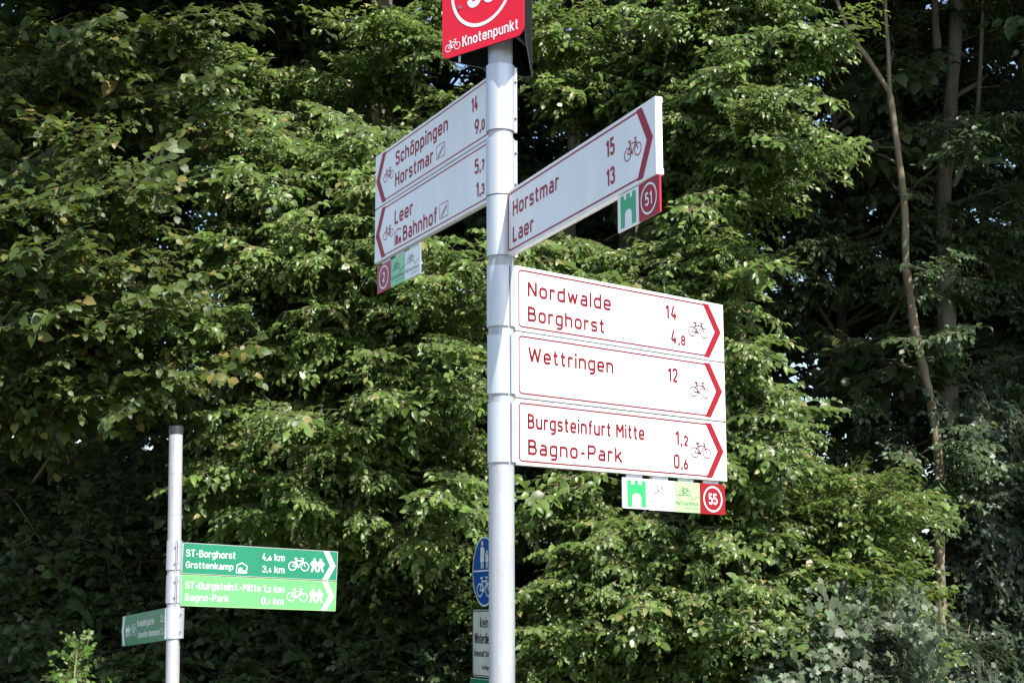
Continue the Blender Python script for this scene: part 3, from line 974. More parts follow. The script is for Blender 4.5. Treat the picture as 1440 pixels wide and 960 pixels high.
def raw_mesh(name, V, polys, tint=None, mat=None, parent=None, smooth=False):
    """V (n,3); polys: list of (m,k) index arrays"""
    me = bpy.data.meshes.new(name)
    V = np.asarray(V, dtype=np.float32)
    me.vertices.add(len(V)); me.vertices.foreach_set('co', V.ravel())
    loops = np.concatenate([p.ravel() for p in polys]).astype(np.int32)
    tot = np.concatenate([np.full(len(p), p.shape[1], np.int32) for p in polys])
    start = np.concatenate([[0], np.cumsum(tot)[:-1]]).astype(np.int32)
    me.loops.add(len(loops)); me.loops.foreach_set('vertex_index', loops)
    me.polygons.add(len(tot)); me.polygons.foreach_set('loop_start', start); me.polygons.foreach_set('loop_total', tot)
    if smooth:
        me.polygons.foreach_set('use_smooth', np.ones(len(tot), bool))
    if tint is not None:
        a = me.attributes.new('tint', 'FLOAT', 'POINT')
        a.data.foreach_set('value', np.asarray(tint, np.float32))
    me.update(calc_edges=True)
    if mat:
        me.materials.append(mat)
    return link(name, me, parent)


class Foliage:
    """collects leaf placements and twig segments of one plant"""
    def __init__(self, seed):
        self.rng = np.random.default_rng(seed)
        self.P, self.D, self.N, self.S, self.T = [], [], [], [], []
        self.seg = []

    def leaves(self, P, D, N, S, T):
        self.P.append(P); self.D.append(D); self.N.append(N); self.S.append(S); self.T.append(T)

    def build_leaves(self, kind, mat, parent, name='crown'):
        tp, fs = LEAF[kind]
        P = np.concatenate(self.P); D = unit(np.concatenate(self.D)); N = np.concatenate(self.N)
        S = np.concatenate(self.S); T = np.concatenate(self.T)
        X = unit(np.cross(N, D)); N2 = np.cross(D, X)
        n = len(P)
        k = len(tp)
        wv = self.rng.uniform(.85, 1.15, n); cup = self.rng.uniform(-.5, 3.2, n)
        V = (P[:, None] + S[:, None, None] * (tp[None, :, 0:1] * D[:, None] + (tp[None, :, 1:2] * wv[:, None, None]) * X[:, None] + (tp[None, :, 2:3] * cup[:, None, None]) * N2[:, None]))
        base = (np.arange(n) * k)[:, None]
        tri = np.array([f for f in fs if len(f) == 3]); quad = np.array([f for f in fs if len(f) == 4])
        polys = []
        if len(tri): polys.append((base[:, None] + tri[None]).reshape(-1, 3))
        if len(quad): polys.append((base[:, None] + quad[None]).reshape(-1, 4))
        return raw_mesh(name, V.reshape(-1, 3), polys, np.repeat(T, k), mat, parent)

    def build_twigs(self, mat, parent, name='twigs'):
        if not self.seg:
            return
        A = np.concatenate([s[0] for s in self.seg]); B = np.concatenate([s[1] for s in self.seg])
        ra = np.concatenate([s[2] for s in self.seg]); rb = np.concatenate([s[3] for s in self.seg])
        d = unit(B - A)
        a = unit(np.cross(d, np.where(np.abs(d[:, 2:3]) < .9, [[0, 0, 1.]], [[1., 0, 0]]))); b = np.cross(d, a)
        n = len(A); V = np.zeros((n, 8, 3))
        for k in range(4):
            c, s = math.cos(k * math.pi / 2), math.sin(k * math.pi / 2)
            V[:, k] = A + ra[:, None] * (c * a + s * b); V[:, 4 + k] = B + rb[:, None] * (c * a + s * b)
        q = np.array([(k, (k + 1) % 4, 4 + (k + 1) % 4, 4 + k) for k in range(4)])
        return raw_mesh(name, V.reshape(-1, 3), [((np.arange(n) * 8)[:, None, None] + q[None]).reshape(-1, 4)], None, mat, parent, True)


def spray_template(rng, leaf, step, length, shoots, spread=.9):
    """a leafy twig along +x in the xy plane: main axis, alternate side shoots, leaves in two ranks"""
    P, D, N, S, A, B, R = [], [], [], [], [], [], []
    def shoot(o, ang, L, r0, pitch):
        n = max(3, int(L / step))
        p = np.array(o, float); a = ang; e = pitch
        for i in range(n):
            f = (i + 1) / n
            a += rng.normal(0, .10); e -= .05 + rng.normal(0, .05)
            d = np.array([math.cos(a) * math.cos(e), math.sin(a) * math.cos(e), math.sin(e)])
            q = p + d * (L / n)
            A.append(p); B.append(q); R.append((r0 * (1 - .7 * (i / n)), r0 * (1 - .7 * f)))
            side = 1 if i % 2 else -1
            la = a + side * rng.uniform(.6, 1.15)
            if i == n - 1: la = a
            le = e * .4 + rng.normal(-.25, .28)
            P.append(q); D.append((math.cos(la) * math.cos(le), math.sin(la) * math.cos(le), math.sin(le)))
            N.append((rng.normal(0, .38), rng.normal(0, .38), 1)); S.append(leaf * rng.uniform(.5, 1.25) * (0.75 + .35 * math.sin(math.pi * min(1, f + .1))))
            p = q
        return
    shoot((0, 0, 0), 0, length, .0032, .05)
    for k in range(shoots):
        f = .12 + .75 * k / shoots + rng.uniform(-.03, .03)
        s = 1 if k % 2 else -1
        shoot((length * f, 0, -.02 * f), s * spread * rng.uniform(.7, 1.15), length * (.62 - .38 * f) * rng.uniform(.7, 1.2), .0018, rng.normal(.05, .15))
    return tuple(np.array(x, float) for x in (P, D, N, S, A, B, R))


def stamp(F, tpl, O, X, U, scale, tint, twigs=True, dens=1.0):
    """place a spray: O origin, X main direction, U approx plane normal"""
    P, D, N, S, A, B, R = tpl
    X = unit(np.asarray(X, float)); Y = unit(np.cross(U, X)); Z = np.cross(X, Y)
    M3 = np.stack([X, Y, Z])
    LN = np.array([.22, -.42, .0])
    keep = F.rng.random(len(P)) < dens
    F.leaves(O + scale * (P[keep] @ M3), D[keep] @ M3, N[keep] @ M3 + LN, S[keep] * scale, np.clip(F.rng.normal(tint, .26, keep.sum()), 0, 1))
    if twigs:
        F.seg.append((O + scale * (A @ M3), O + scale * (B @ M3), R[:, 0] * scale, R[:, 1] * scale))


def limb_pts(rng, a, b, n=7, sag=.0, wob=.05):
    a, b = np.array(a, float), np.array(b, float)
    L = np.linalg.norm(b - a)
    t = np.linspace(0, 1, n)[:, None]
    p = a + (b - a) * t
    p[:, 2] += sag * L * np.sin(np.pi * t[:, 0])
    w = np.cumsum(rng.normal(0, wob * L / n, (n, 3)), 0)
    w -= w[-1] * t
    return p + w * np.sin(np.pi * np.clip(t, 0, 1)) ** .5


def add_limb(F, pts, r0, r1):
    n = len(pts) - 1
    r = np.linspace(r0, r1, n + 1)
    F.seg.append((pts[:-1], pts[1:], r[:-1], r[1:]))


def bough(F, tpls, a, tip, r0, nspr, scale, sag=.12, inner=.3, up=(0, 0, 1), droop=.25, tint=.5, jitter=.22, twigs=True, dens=1.0, tiers=1):
    """a limb from a to tip with sprays set in a layered fan on both sides"""
    rng = F.rng
    pts = limb_pts(rng, a, tip, 8, sag, .12)
    add_limb(F, pts, r0, .004)
    ax = unit(pts[-1] - pts[-3])
    tone = tint + rng.normal(0, .08)
    for k in range(nspr):
        f = inner + (1 - inner) * (k + rng.random()) / nspr
        j = f * (len(pts) - 1); i = min(int(j), len(pts) - 2)
        o = pts[i] + (pts[i + 1] - pts[i]) * (j - i)
        d0 = unit(pts[i + 1] - pts[i])
        h = np.array([d0[0], d0[1], 0]); h = unit(h) if np.linalg.norm(h) > .05 else np.array([0, -1., 0])
        ang = (1 if k % 2 else -1) * rng.uniform(.15, 1.1) * (1.1 - .6 * f)
        d = np.array([h[0] * math.cos(ang) - h[1] * math.sin(ang), h[0] * math.sin(ang) + h[1] * math.cos(ang), d0[2] * .6 - droop * rng.uniform(-.2, 1.9)])
        U = np.array(up, float) + rng.normal(0, .26, 3)
        o2 = o + rng.normal(0, jitter * .35, 3) * np.array([1, 1, .7])
        stamp(F, tpls[rng.integers(len(tpls))], o2, d, U, scale * rng.uniform(.68, 1.32), tone, twigs, dens)
    stamp(F, tpls[0], pts[-2], ax + np.array([0, 0, -droop * .5]), np.array(up, float) + rng.normal(0, .2, 3), scale, tone, twigs, dens)


def trunk_mesh(path, radii, mat, parent, name='trunk', n=14, seed=0):
    """tapered, slightly uneven tube through the path points"""
    rng = np.random.default_rng(seed)
    P = np.array(path, float); R = np.array(radii, float)
    # resample smoothly
    m = 6
    pts, rr = [], []
    for i in range(len(P) - 1):
        p0, p1, p2, p3 = P[max(i - 1, 0)], P[i], P[i + 1], P[min(i + 2, len(P) - 1)]
        for k in range(m):
            t = k / m
            pts.append(.5 * ((2 * p1) + (-p0 + p2) * t + (2 * p0 - 5 * p1 + 4 * p2 - p3) * t * t + (-p0 + 3 * p1 - 3 * p2 + p3) * t ** 3))
            rr.append(R[i] + (R[i + 1] - R[i]) * t)
    pts.append(P[-1]); rr.append(R[-1])
    pts = np.array(pts); rr = np.array(rr) * (1 + rng.normal(0, .06, len(rr)))
    V = []
    a = np.array([1., 0, 0])
    for i in range(len(pts)):
        d = unit(pts[min(i + 1, len(pts) - 1)] - pts[max(i - 1, 0)])
        a = unit(a - d * (a @ d)); b = np.cross(d, a)
        for k in range(n):
            t = 2 * math.pi * k / n
            V.append(pts[i] + rr[i] * (1 + rng.normal(0, .06)) * (math.cos(t) * a + math.sin(t) * b))
    F = [(i * n + k, i * n + (k + 1) % n, (i + 1) * n + (k + 1) % n, (i + 1) * n + k) for i in range(len(pts) - 1) for k in range(n)]
    return raw_mesh(name, np.array(V), [np.array(F)], None, mat, parent, True)


def plant(name, base, label, cat, group=None):
    o = link(name, None); o.location = base; o.empty_display_size = .3
    tag(o, label, cat, group)
    return o


def shift(o):
    """parts are built in world space: put them under the thing without moving them"""
    for c in o.children:
        c.location = -Vector(o.location)


rngT = np.random.default_rng(11)
T_horn = [spray_template(rngT, lf, st, .46, 9, .85) for lf, st in ((.064, .027), (.055, .024), (.070, .029), (.060, .026), (.052, .023), (.066, .028), (.058, .025), (.076, .032))]
T_beech = [spray_template(rngT, lf, lf * .43, .52, 7, .75) for lf in (.085, .076, .070, .092, .08, .066, .074)]
T_far = [spray_template(rngT, .125, .075, .85, 8, 1.0) for _ in range(6)]
T_maple = [spray_template(rngT, .125, .060, .60, 7, 1.0) for _ in range(6)]
T_ivy = [spray_template(rngT, .055, .034, .36, 7, 1.1) for _ in range(6)]
T_top = [spray_template(rngT, .19, .13, 1.4, 7, 1.0) for _ in range(5)]


def over(tip):
    """the crowns' upper boughs start above the zone built leaf by leaf"""
    lim = EYE + .40 * max(tip[1], 0) + .9
    return (tip[0], tip[1], max(tip[2], lim + .35 * (tip[2] % 1.7)))


def V3(v): return np.array((v.x, v.y, v.z))


# --- hornbeams in the middle: layered boughs reaching towards the path
def hornbeam(name, base, top_h, label, tips, seed, lean=(0, 0), top_boughs=26, nspr=13):
    F = Foliage(seed); rng = F.rng
    t = plant(name, base, label, 'tree', 'trees along the edge of the wood')
    path = [(base[0], base[1], -.1), (base[0] + .1 + lean[0] * .2, base[1], 1.5), (base[0] + lean[0] * .5, base[1] - .1, top_h * .4), (base[0] + lean[0], base[1] + .1, top_h * .75), (base[0] + lean[0] * 1.1, base[1], top_h)]
    trunk_mesh(path, [.17, .14, .11, .06, .02], M['bark_grey'], t, seed=seed)
    def stem(z):
        zs = [p[2] for p in path]
        return np.array([np.interp(z, zs, [p[i] for p in path]) for i in range(3)])
    for tip in tips:
        tip = np.array(tip, float)
        d = math.hypot(tip[0] - base[0], tip[1] - base[1])
        a = stem(max(.6, min(top_h * .9, tip[2] - d * rng.uniform(.15, .5))))
        bough(F, T_horn, a, tip, .028, nspr + 2, 1.0, sag=.10, inner=.42, droop=.26, jitter=.26)
    # crown above the picture
    for k in range(top_boughs):
        z = rng.uniform(top_h * .50, top_h * .95)
        rad = 3.6 * (1 - (z / top_h - .5) * 1.3) * rng.uniform(.7, 1.1)
        an = rng.uniform(0, 2 * math.pi)
        tip = (base[0] + rad * math.cos(an), base[1] + rad * .8 * math.sin(an), z + rng.uniform(0, .8))
        tip = over(tip); bough(F, T_top, stem(tip[2] - .6), tip, .03, 7, 1.0, sag=.1, inner=.25, droop=.1, twigs=False)
    F.build_leaves('ovate', M['hornbeam'], t)
    F.build_twigs(M['twig'], t, 'branches')
    shift(t)
    return t, sum(len(p) for p in F.P)


def clusters(rng, items):
    """layers: several boughs ending close together with dark air between one layer and the next"""
    out = []
    for (px, py, d, wx, wy, n) in items:
        for k in range(max(2, int(round(n * .72)))):
            q = at(px + rng.uniform(-wx, wx), py + rng.normal(0, wy) + abs(rng.normal(0, wy * .4)), d + rng.uniform(-.35, .45))
            if q.z > .15: out.append(V3(q))
    return out


def scatter_tips(rng, boxes):
    out = []
    for (x0, x1, y0, y1, d0, d1, n) in boxes:
        for k in range(n):
            p = at(rng.uniform(x0, x1), rng.uniform(y0, y1), rng.uniform(d0, d1))
            if p.z > .15:
                out.append(V3(p))
    return out


count = {}
rs = np.random.default_rng(5)
tips = clusters(rs, [(440, 60, 12.0, 110, 28, 6), (310, 120, 11.8, 60, 25, 4), (560, 40, 12.2, 70, 25, 4), (500, 175, 11.2, 90, 16, 6), (400, 205, 11.0, 70, 16, 5), (320, 262, 10.9, 70, 14, 6), (460, 265, 10.8, 100, 18, 7), (600, 120, 12.4, 60, 30, 3),
                     (300, 355, 10.8, 50, 12, 4), (430, 350, 10.7, 110, 20, 9), (560, 330, 10.7, 70, 20, 5), (350, 415, 10.8, 70, 14, 6), (470, 395, 10.8, 60, 16, 4), (640, 400, 10.7, 60, 22, 6),
                     (300, 490, 11.0, 50, 18, 4), (420, 510, 11.1, 60, 16, 4), (560, 480, 10.7, 90, 20, 8), (650, 500, 10.7, 50, 25, 4), (340, 560, 11.0, 70, 18, 5), (510, 560, 10.8, 90, 22, 7), (640, 590, 10.8, 50, 20, 4),
                     (330, 640, 11.0, 60, 18, 4), (430, 655, 10.9, 80, 18, 5), (560, 650, 10.9, 80, 22, 5), (330, 700, 11.0, 60, 15, 4), (460, 710, 11.0, 60, 16, 4), (600, 720, 11.2, 70, 20, 4)])
tips += scatter_tips(rs, [(240, 700, 60, 700, 12.7, 13.5, 3), (280, 700, 720, 860, 11.9, 12.8, 6)])
_, count['h1'] = hornbeam('hornbeam_tree', (-1.35, 14.0, 0), 11.5, 'sunlit hornbeam with layered leafy boughs between the two signposts', tips, 21, (.2, 0))
tips = clusters(rs, [(800, 20, 11.8, 80, 22, 5), (900, 60, 11.6, 80, 24, 6), (1060, 20, 11.2, 100, 25, 8), (1120, -20, 11.3, 70, 20, 5), (1000, -30, 11.5, 90, 20, 5), (1100, 90, 11.0, 80, 22, 7), (980, 110, 11.4, 70, 20, 5), (1060, 160, 10.9, 80, 20, 6), (1120, 190, 10.9, 50, 20, 4), (850, 130, 12.2, 70, 24, 3), (970, 170, 11.4, 50, 20, 4),
                     (1040, 260, 11.2, 50, 22, 4), (800, 330, 11.2, 70, 18, 6), (920, 350, 11.1, 80, 20, 7), (1020, 330, 11.2, 50, 25, 5), (860, 390, 11.2, 90, 16, 6), (1000, 400, 11.0, 60, 22, 6), (1040, 480, 11.0, 40, 22, 4), (1050, 540, 11.0, 50, 22, 5), (1090, 600, 10.9, 50, 20, 6), (1060, 640, 10.9, 60, 18, 5),
                     (800, 700, 11.3, 70, 22, 5), (900, 740, 11.0, 80, 22, 6), (1020, 740, 10.9, 70, 20, 6), (1060, 800, 10.9, 60, 22, 6), (800, 800, 11.2, 70, 24, 6), (930, 820, 11.0, 80, 24, 6), (1010, 860, 10.9, 70, 20, 5), (850, 880, 11.1, 90, 20, 6)])
tips += scatter_tips(rs, [(740, 1080, 0, 760, 12.8, 13.5, 3)])
_, count['h2'] = hornbeam('hornbeam_tree', (1.15, 14.3, 0), 12.0, 'sunlit hornbeam behind the right-pointing white signs', tips, 22, (-.1, 0))

# --- beech on the left, closer, with upright shoots
def beech(base, top_h, seed):
    F = Foliage(seed); rng = F.rng
    t = plant('beech_tree', base, 'half-shaded beech with larger yellowish leaves and upright shoots at the left edge', 'tree', 'trees along the edge of the wood')
    path = [(base[0], base[1], -.1), (base[0] + .1, base[1], 2), (base[0] + .2, base[1], 5), (base[0] + .1, base[1], top_h)]
    trunk_mesh(path, [.18, .15, .1, .02], M['bark_grey'], t, seed=seed)
    def stem(z): return np.array([np.interp(z, [p[2] for p in path], [p[i] for p in path]) for i in range(3)])
    tips = clusters(rs, [(120, 90, 10.6, 20, 30, 3), (210, 60, 11.0, 60, 45, 5), (60, 130, 10.8, 50, 30, 4), (300, 190, 11.3, 40, 40, 4), (20, 40, 11.2, 50, 30, 4), (150, 190, 10.3, 30, 30, 3), (210, 270, 10.3, 40, 28, 3), (20, 230, 10.2, 40, 25, 3), (70, 280, 10.0, 60, 25, 6), (130, 350, 10.0, 60, 22, 6), (30, 360, 10.0, 50, 25, 4), (220, 360, 10.6, 40, 25, 3),
                         (60, 450, 10.0, 70, 20, 6), (170, 440, 10.1, 60, 22, 5), (110, 520, 10.2, 90, 18, 6), (220, 500, 10.4, 50, 20, 4), (20, 540, 10.3, 50, 20, 4), (250, 160, 10.9, 40, 30, 2)])
    tips += scatter_tips(rs, [(-60, 240, 250, 560, 11.4, 12.2, 7)])
    for tip in tips:
        d = math.hypot(tip[0] - base[0], tip[1] - base[1])
        a = stem(max(.8, tip[2] - d * rng.uniform(.05, .4)))
        bough(F, T_beech, a, tip, .024, 10, .95, sag=.04, inner=.45, droop=-.05, up=(0.1, -.45, .8), tint=.52)
    for k in range(26):
        z = rng.uniform(top_h * .5, top_h * .95)
        rad = 3.4 * (1 - (z / top_h - .5) * 1.3) * rng.uniform(.7, 1.1); an = rng.uniform(0, 2 * math.pi)
        tip = over((base[0] + rad * math.cos(an), base[1] + rad * .8 * math.sin(an), z)); bough(F, T_top, stem(tip[2] - .6), tip, .03, 7, 1.0, droop=.1, twigs=False)
    F.build_leaves('broad', M['beech'], t); F.build_twigs(M['twig'], t, 'branches'); shift(t)
    return sum(len(p) for p in F.P)


count['beech'] = beech((-4.75, 12.6, 0), 11.0, 31)


# --- shrubs and climbers low down
def shrub(name, base, tips, label, seed, tpls, kind, mat, nspr=9, scale=1.0, droop=.15, sag=.15, cat='shrub', group=None, inner=.25, up=(0, 0, 1)):
    F = Foliage(seed); rng = F.rng
    t = plant(name, base, label, cat, group)
    for tip in tips:
        a = np.array([base[0] + rng.normal(0, .12), base[1] + rng.normal(0, .1), rng.uniform(0, .15)])
        bough(F, tpls, a, tip, .016, nspr, scale, sag=sag, inner=inner, droop=droop, up=up)
    F.build_leaves(kind, M[mat], t, 'foliage'); F.build_twigs(M['twig'], t, 'stems'); shift(t)
    return sum(len(p) for p in F.P)


count['hazel'] = shrub('hazel_shrub', (2.35, 12.6, 0), scatter_tips(rs, [(1090, 1270, 680, 850, 11.0, 12.2, 20), (1130, 1250, 670, 740, 11.3, 12.2, 7), (1000, 1180, 790, 950, 11.0, 12.0, 14), (1090, 1250, 800, 920, 10.8, 11.2, 5)]),
                       'bright arching hazel shrub lower right in front of the dark trunks', 41, T_horn, 'ovate', 'hornbeam', 11, 1.05, group='shrubs at the foot of the wood', droop=.3)
count['ivyheap'] = shrub('ivy_mound', (2.45, 11.4, 0), scatter_tips(rs, [(1110, 1310, 865, 985, 10.2, 10.9, 30), (1170, 1310, 810, 900, 10.4, 10.9, 8)]),
                         'greyish ivy mound in the sun at the bottom right', 42, T_ivy, 'lobed', 'ivy', 15, 1.0, cat='climber', group='shrubs at the foot of the wood', up=(.25, -1, .35), droop=1.3)
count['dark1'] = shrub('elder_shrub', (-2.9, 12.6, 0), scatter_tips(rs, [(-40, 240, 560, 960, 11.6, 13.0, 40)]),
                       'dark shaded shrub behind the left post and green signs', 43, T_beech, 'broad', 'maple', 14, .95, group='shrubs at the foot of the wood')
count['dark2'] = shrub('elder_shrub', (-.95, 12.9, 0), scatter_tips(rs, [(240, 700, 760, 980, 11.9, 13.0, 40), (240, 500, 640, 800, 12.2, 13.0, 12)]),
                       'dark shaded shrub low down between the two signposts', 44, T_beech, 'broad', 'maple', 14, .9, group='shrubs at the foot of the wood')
count['dark3'] = shrub('elder_shrub', (.9, 12.7, 0), scatter_tips(rs, [(720, 1080, 860, 985, 11.3, 12.6, 34)]),
                       'leafy shrub at the bottom edge right of the tall post', 45, T_horn, 'ovate', 'hornbeam', 11, 1.0, group='shrubs at the foot of the wood')
count['sapling'] = shrub('maple_sapling', (-2.55, 9.9, 0), scatter_tips(rs, [(78, 125, 905, 950, 9.8, 10.1, 4)]),
                         'bright green maple sapling at the bottom left', 46, T_ivy, 'lobed', 'sapling', 3, .7, group='shrubs at the foot of the wood')
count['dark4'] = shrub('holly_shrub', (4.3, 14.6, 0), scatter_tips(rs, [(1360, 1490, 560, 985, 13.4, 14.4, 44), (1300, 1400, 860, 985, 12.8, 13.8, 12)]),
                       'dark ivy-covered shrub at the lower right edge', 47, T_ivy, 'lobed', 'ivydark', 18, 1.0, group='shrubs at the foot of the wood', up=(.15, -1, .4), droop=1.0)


# --- the wood behind
def forest_tree(name, trunk, label, seed, boxes, tpl=None, kind='broad', mat='oak', bark='bark_brown', extra=(), top=14.0, nspr=9, crown_r=3.4, ntop=34, group='trees of the wood behind'):
    F = Foliage(seed); rng = F.rng
    P, R = trunk
    base = (P[0][0], P[0][1], 0)
    t = plant(name, base, label, 'tree', group)
    trunk_mesh(P, R, M[bark], t, seed=seed)
    for ep, er in extra:
        trunk_mesh(ep, er, M[bark], t, 'limb', n=10, seed=seed + 7)
    zs = [p[2] for p in P]
    def stem(z): return np.array([np.interp(z, zs, [p[i] for p in P]) for i in range(3)])
    for tip in scatter_tips(rng, boxes):
        d = math.hypot(tip[0] - base[0], tip[1] - base[1])
        a = stem(max(1.0, min(zs[-1], tip[2] - d * rng.uniform(0, .5))))
        bough(F, tpl or T_far, a, tip, .018 if ntop == 0 else .03, nspr, 1.0, sag=.08, inner=.3, droop=.3, twigs=True)
    for k in range(ntop):
        z = rng.uniform(top * .52, top)
        rad = crown_r * (1.05 - .6 * max(0, (z / top - .6) / .4)) * rng.uniform(.4, 1.1); an = rng.uniform(0, 2 * math.pi)
        c = stem(min(z - 1, zs[-1]))
        tip = over((c[0] + rad * math.cos(an), c[1] + rad * math.sin(an), z)); bough(F, T_top, stem(max(min(tip[2] - .6, zs[-1]), EYE + .42 * P[0][1])), tip, .04, 7, 1.1, droop=.1, twigs=False)
    F.build_leaves(kind, M[mat], t); F.build_twigs(M['twig'], t, 'branches'); shift(t)
    count[name + str(seed)] = sum(len(p) for p in F.P)


def px_path(Y, pts, base_x=None):
    out = [V3(at(x, y, Y)) for x, y in pts]
    b0 = out[0].copy(); b0[2] = -.1
    if base_x is not None: b0[0] = base_x
    return [b0] + out


# slender pale tree with a fork, right
P = px_path(13.4, [(1322, 800), (1320, 650), (1308, 560), (1288, 470), (1274, 370), (1271, 280), (1251, 130)])
fork = [P[-1], V3(at(1222, 85, 13.4)), V3(at(1190, 35, 13.4)), V3(at(1165, -60, 13.5)), V3(at(1150, -300, 13.6))]
fork2 = [P[-1], V3(at(1249, 70, 13.4)), V3(at(1245, 0, 13.4)), V3(at(1250, -120, 13.4)), V3(at(1262, -320, 13.3))]
forest_tree('slender_tree', (P, [.048, .042, .040, .038, .036, .033, .030, .027]), 'slender pale-barked tree forking high up, right of the white signs', 51,
            [(1180, 1260, 20, 280, 14.2, 15.2, 6), (1200, 1300, 420, 640, 14.2, 15.2, 5)], T_maple, 'broad', 'maple', 'bark_light',
            [(fork, [.025, .023, .02, .018, .008]), (fork2, [.020, .018, .016, .014, .006])], top=12.5, nspr=6, crown_r=2.5, ntop=0)
# thicker trunk just behind it
P = px_path(14.4, [(1334, 600), (1330, 420), (1327, 270), (1338, 130), (1345, 0), (1350, -300)])
br = [V3(at(1340, 262, 14.4)), V3(at(1362, 215, 14.3)), V3(at(1374, 160, 14.2)), V3(at(1380, 60, 14.2)), V3(at(1384, -60, 14.2))]
br2 = [V3(at(1318, 70, 14.4)), V3(at(1314, 0, 14.4)), V3(at(1308, -150, 14.4))]
forest_tree('oak_tree', (P, [.11, .095, .085, .075, .066, .06, .03]), 'tall brown trunk with a rising side limb just right of the slender tree', 52,
            [(1150, 1480, -60, 440, 17.0, 18.6, 30), (1350, 1470, 300, 700, 16.0, 17.0, 12)], T_far, 'broad', 'oak', 'bark_brown',
            [(br, [.028, .025, .022, .018, .010]), (br2, [.04, .035, .02])], top=15, ntop=40)
# ivy-clad trunk at the right edge
P = px_path(15.5, [(1412, 620), (1420, 480), (1428, 380), (1440, 250), (1448, 0), (1450, -300)])
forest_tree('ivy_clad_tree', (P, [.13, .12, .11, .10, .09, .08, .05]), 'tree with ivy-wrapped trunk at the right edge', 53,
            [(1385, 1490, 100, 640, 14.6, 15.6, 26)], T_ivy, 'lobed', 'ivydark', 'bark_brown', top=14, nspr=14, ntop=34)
forest_tree('maple_tree', ([(2.0, 17.5, -.1), (2.05, 17.5, 3), (1.95, 17.6, 7), (2.0, 17.5, 10)], [.16, .13, .1, .06]), 'dark maple behind the right hornbeam, seen between its boughs and the slender tree', 54,
            [(950, 1260, 250, 760, 15.6, 17.4, 32), (1000, 1240, -40, 260, 16, 18, 12)], T_maple, 'lobed', 'maple', top=14)
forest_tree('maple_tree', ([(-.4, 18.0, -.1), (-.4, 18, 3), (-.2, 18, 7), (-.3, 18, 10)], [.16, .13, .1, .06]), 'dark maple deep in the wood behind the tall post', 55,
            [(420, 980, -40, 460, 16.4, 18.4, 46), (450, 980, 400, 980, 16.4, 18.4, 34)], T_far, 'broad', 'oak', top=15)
P = px_path(16.0, [(90, 500), (85, 250), (78, 120), (60, 30), (40, -200), (35, -450)])
br = [V3(at(82, 190, 16)), V3(at(95, 90, 16)), V3(at(75, 0, 15.8)), V3(at(60, -100, 15.8))]
forest_tree('oak_tree', (P, [.13, .11, .10, .085, .075, .06, .03]), 'dark oak with bare limbs at the top left', 56,
            [(-60, 330, -60, 300, 14.4, 17.0, 34), (-40, 120, -60, 120, 13.4, 14.4, 6), (-60, 420, -80, 70, 14.0, 16.0, 16), (-60, 330, 300, 700, 15.0, 17.0, 26), (-60, 400, 650, 985, 14.6, 16.0, 26)], T_maple, 'lobed', 'maple', 'bark_brown', [(br, [.05, .045, .035, .015])], top=14.5)
P = px_path(15.5, [(432, 320), (425, 160), (436, 60), (440, -120), (445, -400)])
br = [V3(at(428, 130, 15.5)), V3(at(418, 60, 15.4)), V3(at(405, -40, 15.4))]
forest_tree('ash_tree', (P, [.13, .11, .09, .075, .06, .03]), 'grey trunk dividing behind the left hornbeam near the top', 57,
            [(250, 560, -40, 200, 15, 16.6, 14), (280, 600, 500, 985, 14.8, 16.2, 22)], T_maple, 'broad', 'maple', 'bark_grey', [(br, [.05, .04, .02])], top=14)
P = px_path(15.8, [(798, 400), (806, 240), (812, 60), (815, -150), (818, -400)])
forest_tree('ash_tree', (P, [.10, .085, .075, .06, .045, .025]), 'thin dark trunk above the Horstmar and Laer sign', 58,
            [(720, 1000, 0, 420, 15, 16.4, 20), (740, 1080, 420, 985, 14.8, 16.4, 28)], T_maple, 'broad', 'maple', 'bark_grey', top=13.5)
forest_tree('field_maple', ([(3.15, 15.6, -.1), (3.1, 15.5, 2.5), (3.25, 15.4, 5), (3.2, 15.4, 8.5)], [.07, .06, .045, .02]), 'thin field maple with small dull leaves around the slender pale trunk', 59,
            [(1080, 1290, 280, 600, 14.2, 15.4, 17), (1180, 1480, -30, 330, 14.9, 16.2, 22), (1335, 1375, 560, 760, 12.8, 13.1, 4), (1350, 1480, 330, 620, 14.2, 15.2, 10), (1380, 1480, -20, 330, 13.8, 14.6, 7), (1080, 1260, -70, 60, 14, 16, 10), (1330, 1400, 90, 520, 12.9, 13.3, 4)], T_horn, 'ovate', 'maple', 'bark_brown', top=12, nspr=9, ntop=8)
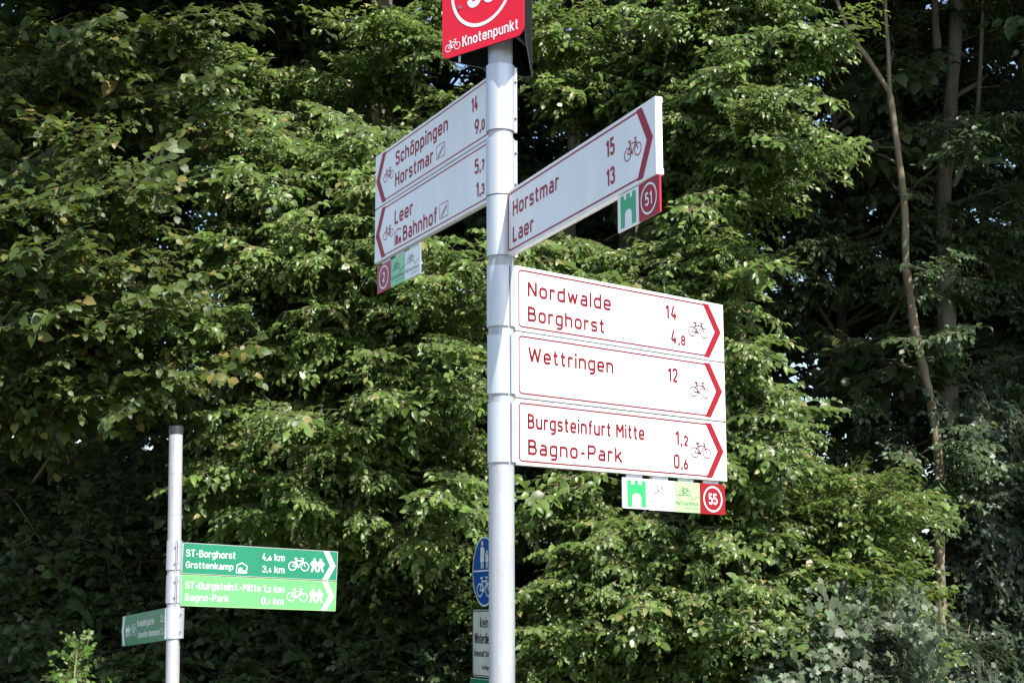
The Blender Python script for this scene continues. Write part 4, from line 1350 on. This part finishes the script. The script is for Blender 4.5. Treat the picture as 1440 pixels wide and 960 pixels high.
# far row closing the view
farx = [(-7.5, 22.0), (-4.2, 23.5), (-1.0, 22.5), (2.2, 23.8), (4.6, 21.5), (7.6, 22.5)]
for k, (x, y) in enumerate(farx):
    F = Foliage(70 + k); rng = F.rng
    t = plant('far_tree', (x, y, 0), 'dense dark tree deep in the wood, only glimpsed between nearer leaves', 'tree', 'trees deep in the wood')
    path = [(x, y, -.1), (x + .1, y, 4), (x, y, 9), (x, y, 13)]
    trunk_mesh(path, [.2, .17, .12, .05], M['bark_brown'], t, seed=k)
    for j in range(62):
        z = rng.uniform(.6, 10.5)
        if z > 4.0 and rng.random() < (.45, .25, .0, .1, .45, .2)[k]: continue
        an = rng.uniform(0, 2 * math.pi); rad = 2.4 * rng.uniform(.5, 1.1)
        tip = (x + rad * math.cos(an), y + rad * .8 * math.sin(an), z)
        bough(F, T_far, (x, y, max(.5, z - 1)), tip, .03, 8, 1.25, inner=.15, twigs=False)
    for j in range(22):
        z = rng.uniform(9.5, 15); an = rng.uniform(0, 2 * math.pi); rad = 2.8 * rng.uniform(.4, 1.0)
        tip = over((x + rad * math.cos(an), y + rad * math.sin(an), z)); bough(F, T_top, (x, y, tip[2] - .6), tip, .03, 7, 1.2, droop=.1, twigs=False)
    F.build_leaves('broad', M['oak'], t); F.build_twigs(M['twig'], t, 'branches'); shift(t)
    count['far%d' % k] = sum(len(p) for p in F.P)

# unseen trees added outside the picture to keep the right of the wood in shade
for k, (x, y, top, rad0, lo) in enumerate([(7.6, 12.6, 15, 2.8, 4.6), (10.8, 15.0, 15, 3.2, 3.0)]):
    F = Foliage(90 + k); rng = F.rng
    t = plant('lime_tree', (x, y, 0), 'large unseen tree added outside the view to shade the wood', 'tree', 'trees beside the view')
    trunk_mesh([(x, y, -.1), (x, y, 4), (x, y, 9), (x, y, top - 1)], [.24, .2, .13, .05], M['bark_grey'], t, seed=k)
    for j in range((52, 50, 70)[k]):
        z = rng.uniform(lo, top); an = rng.uniform(0, 2 * math.pi)
        rad = rad0 * math.sqrt(max(.1, 1 - ((z - lo) / (top - lo) - .4) ** 2 * 2.2)) * rng.uniform(.5, 1.05)
        bough(F, T_far, (x, y, max(1.5, z - 1)), (x + rad * math.cos(an), y + rad * math.sin(an), z), .03, 12, 1.15, inner=.2, twigs=False)
    F.build_leaves('broad', M['maple'], t); F.build_twigs(M['twig'], t, 'branches'); shift(t)
    count['lime%d' % k] = sum(len(p) for p in F.P)
# an unseen leaning tree added on the left: its crown, above the picture, shades and dapples the left edge of the wood
F = Foliage(97); rng = F.rng
t = plant('lime_tree', (-5.6, 8.6, 0), 'unseen leaning tree added left of the view to shade the left edge', 'tree', 'trees beside the view')
trunk_mesh([(-5.6, 8.6, -.1), (-5.2, 8.5, 3), (-4.3, 8.4, 6), (-3.2, 8.2, 8.2), (-2.4, 8.0, 10)], [.2, .17, .13, .1, .04], M['bark_grey'], t, seed=97)
for j in range(34):
    f = rng.uniform(0, 1)
    c = np.array([-4.3, 8.4, 6.4]) * (1 - f) + np.array([-2.2, 7.9, 9.6]) * f
    d = unit(rng.normal(0, 1, 3) * np.array([1, 1, .7])); tip = c + d * rng.uniform(.8, 1.9)
    tip[2] = max(tip[2], EYE + .42 * tip[1] + 1.0)
    bough(F, T_maple, c, tip, .03, 8, 1.0, inner=.2, twigs=False)
F.build_leaves('broad', M['maple'], t); shift(t)
count['lean'] = sum(len(p) for p in F.P)
print('leaves', sum(count.values()), count)
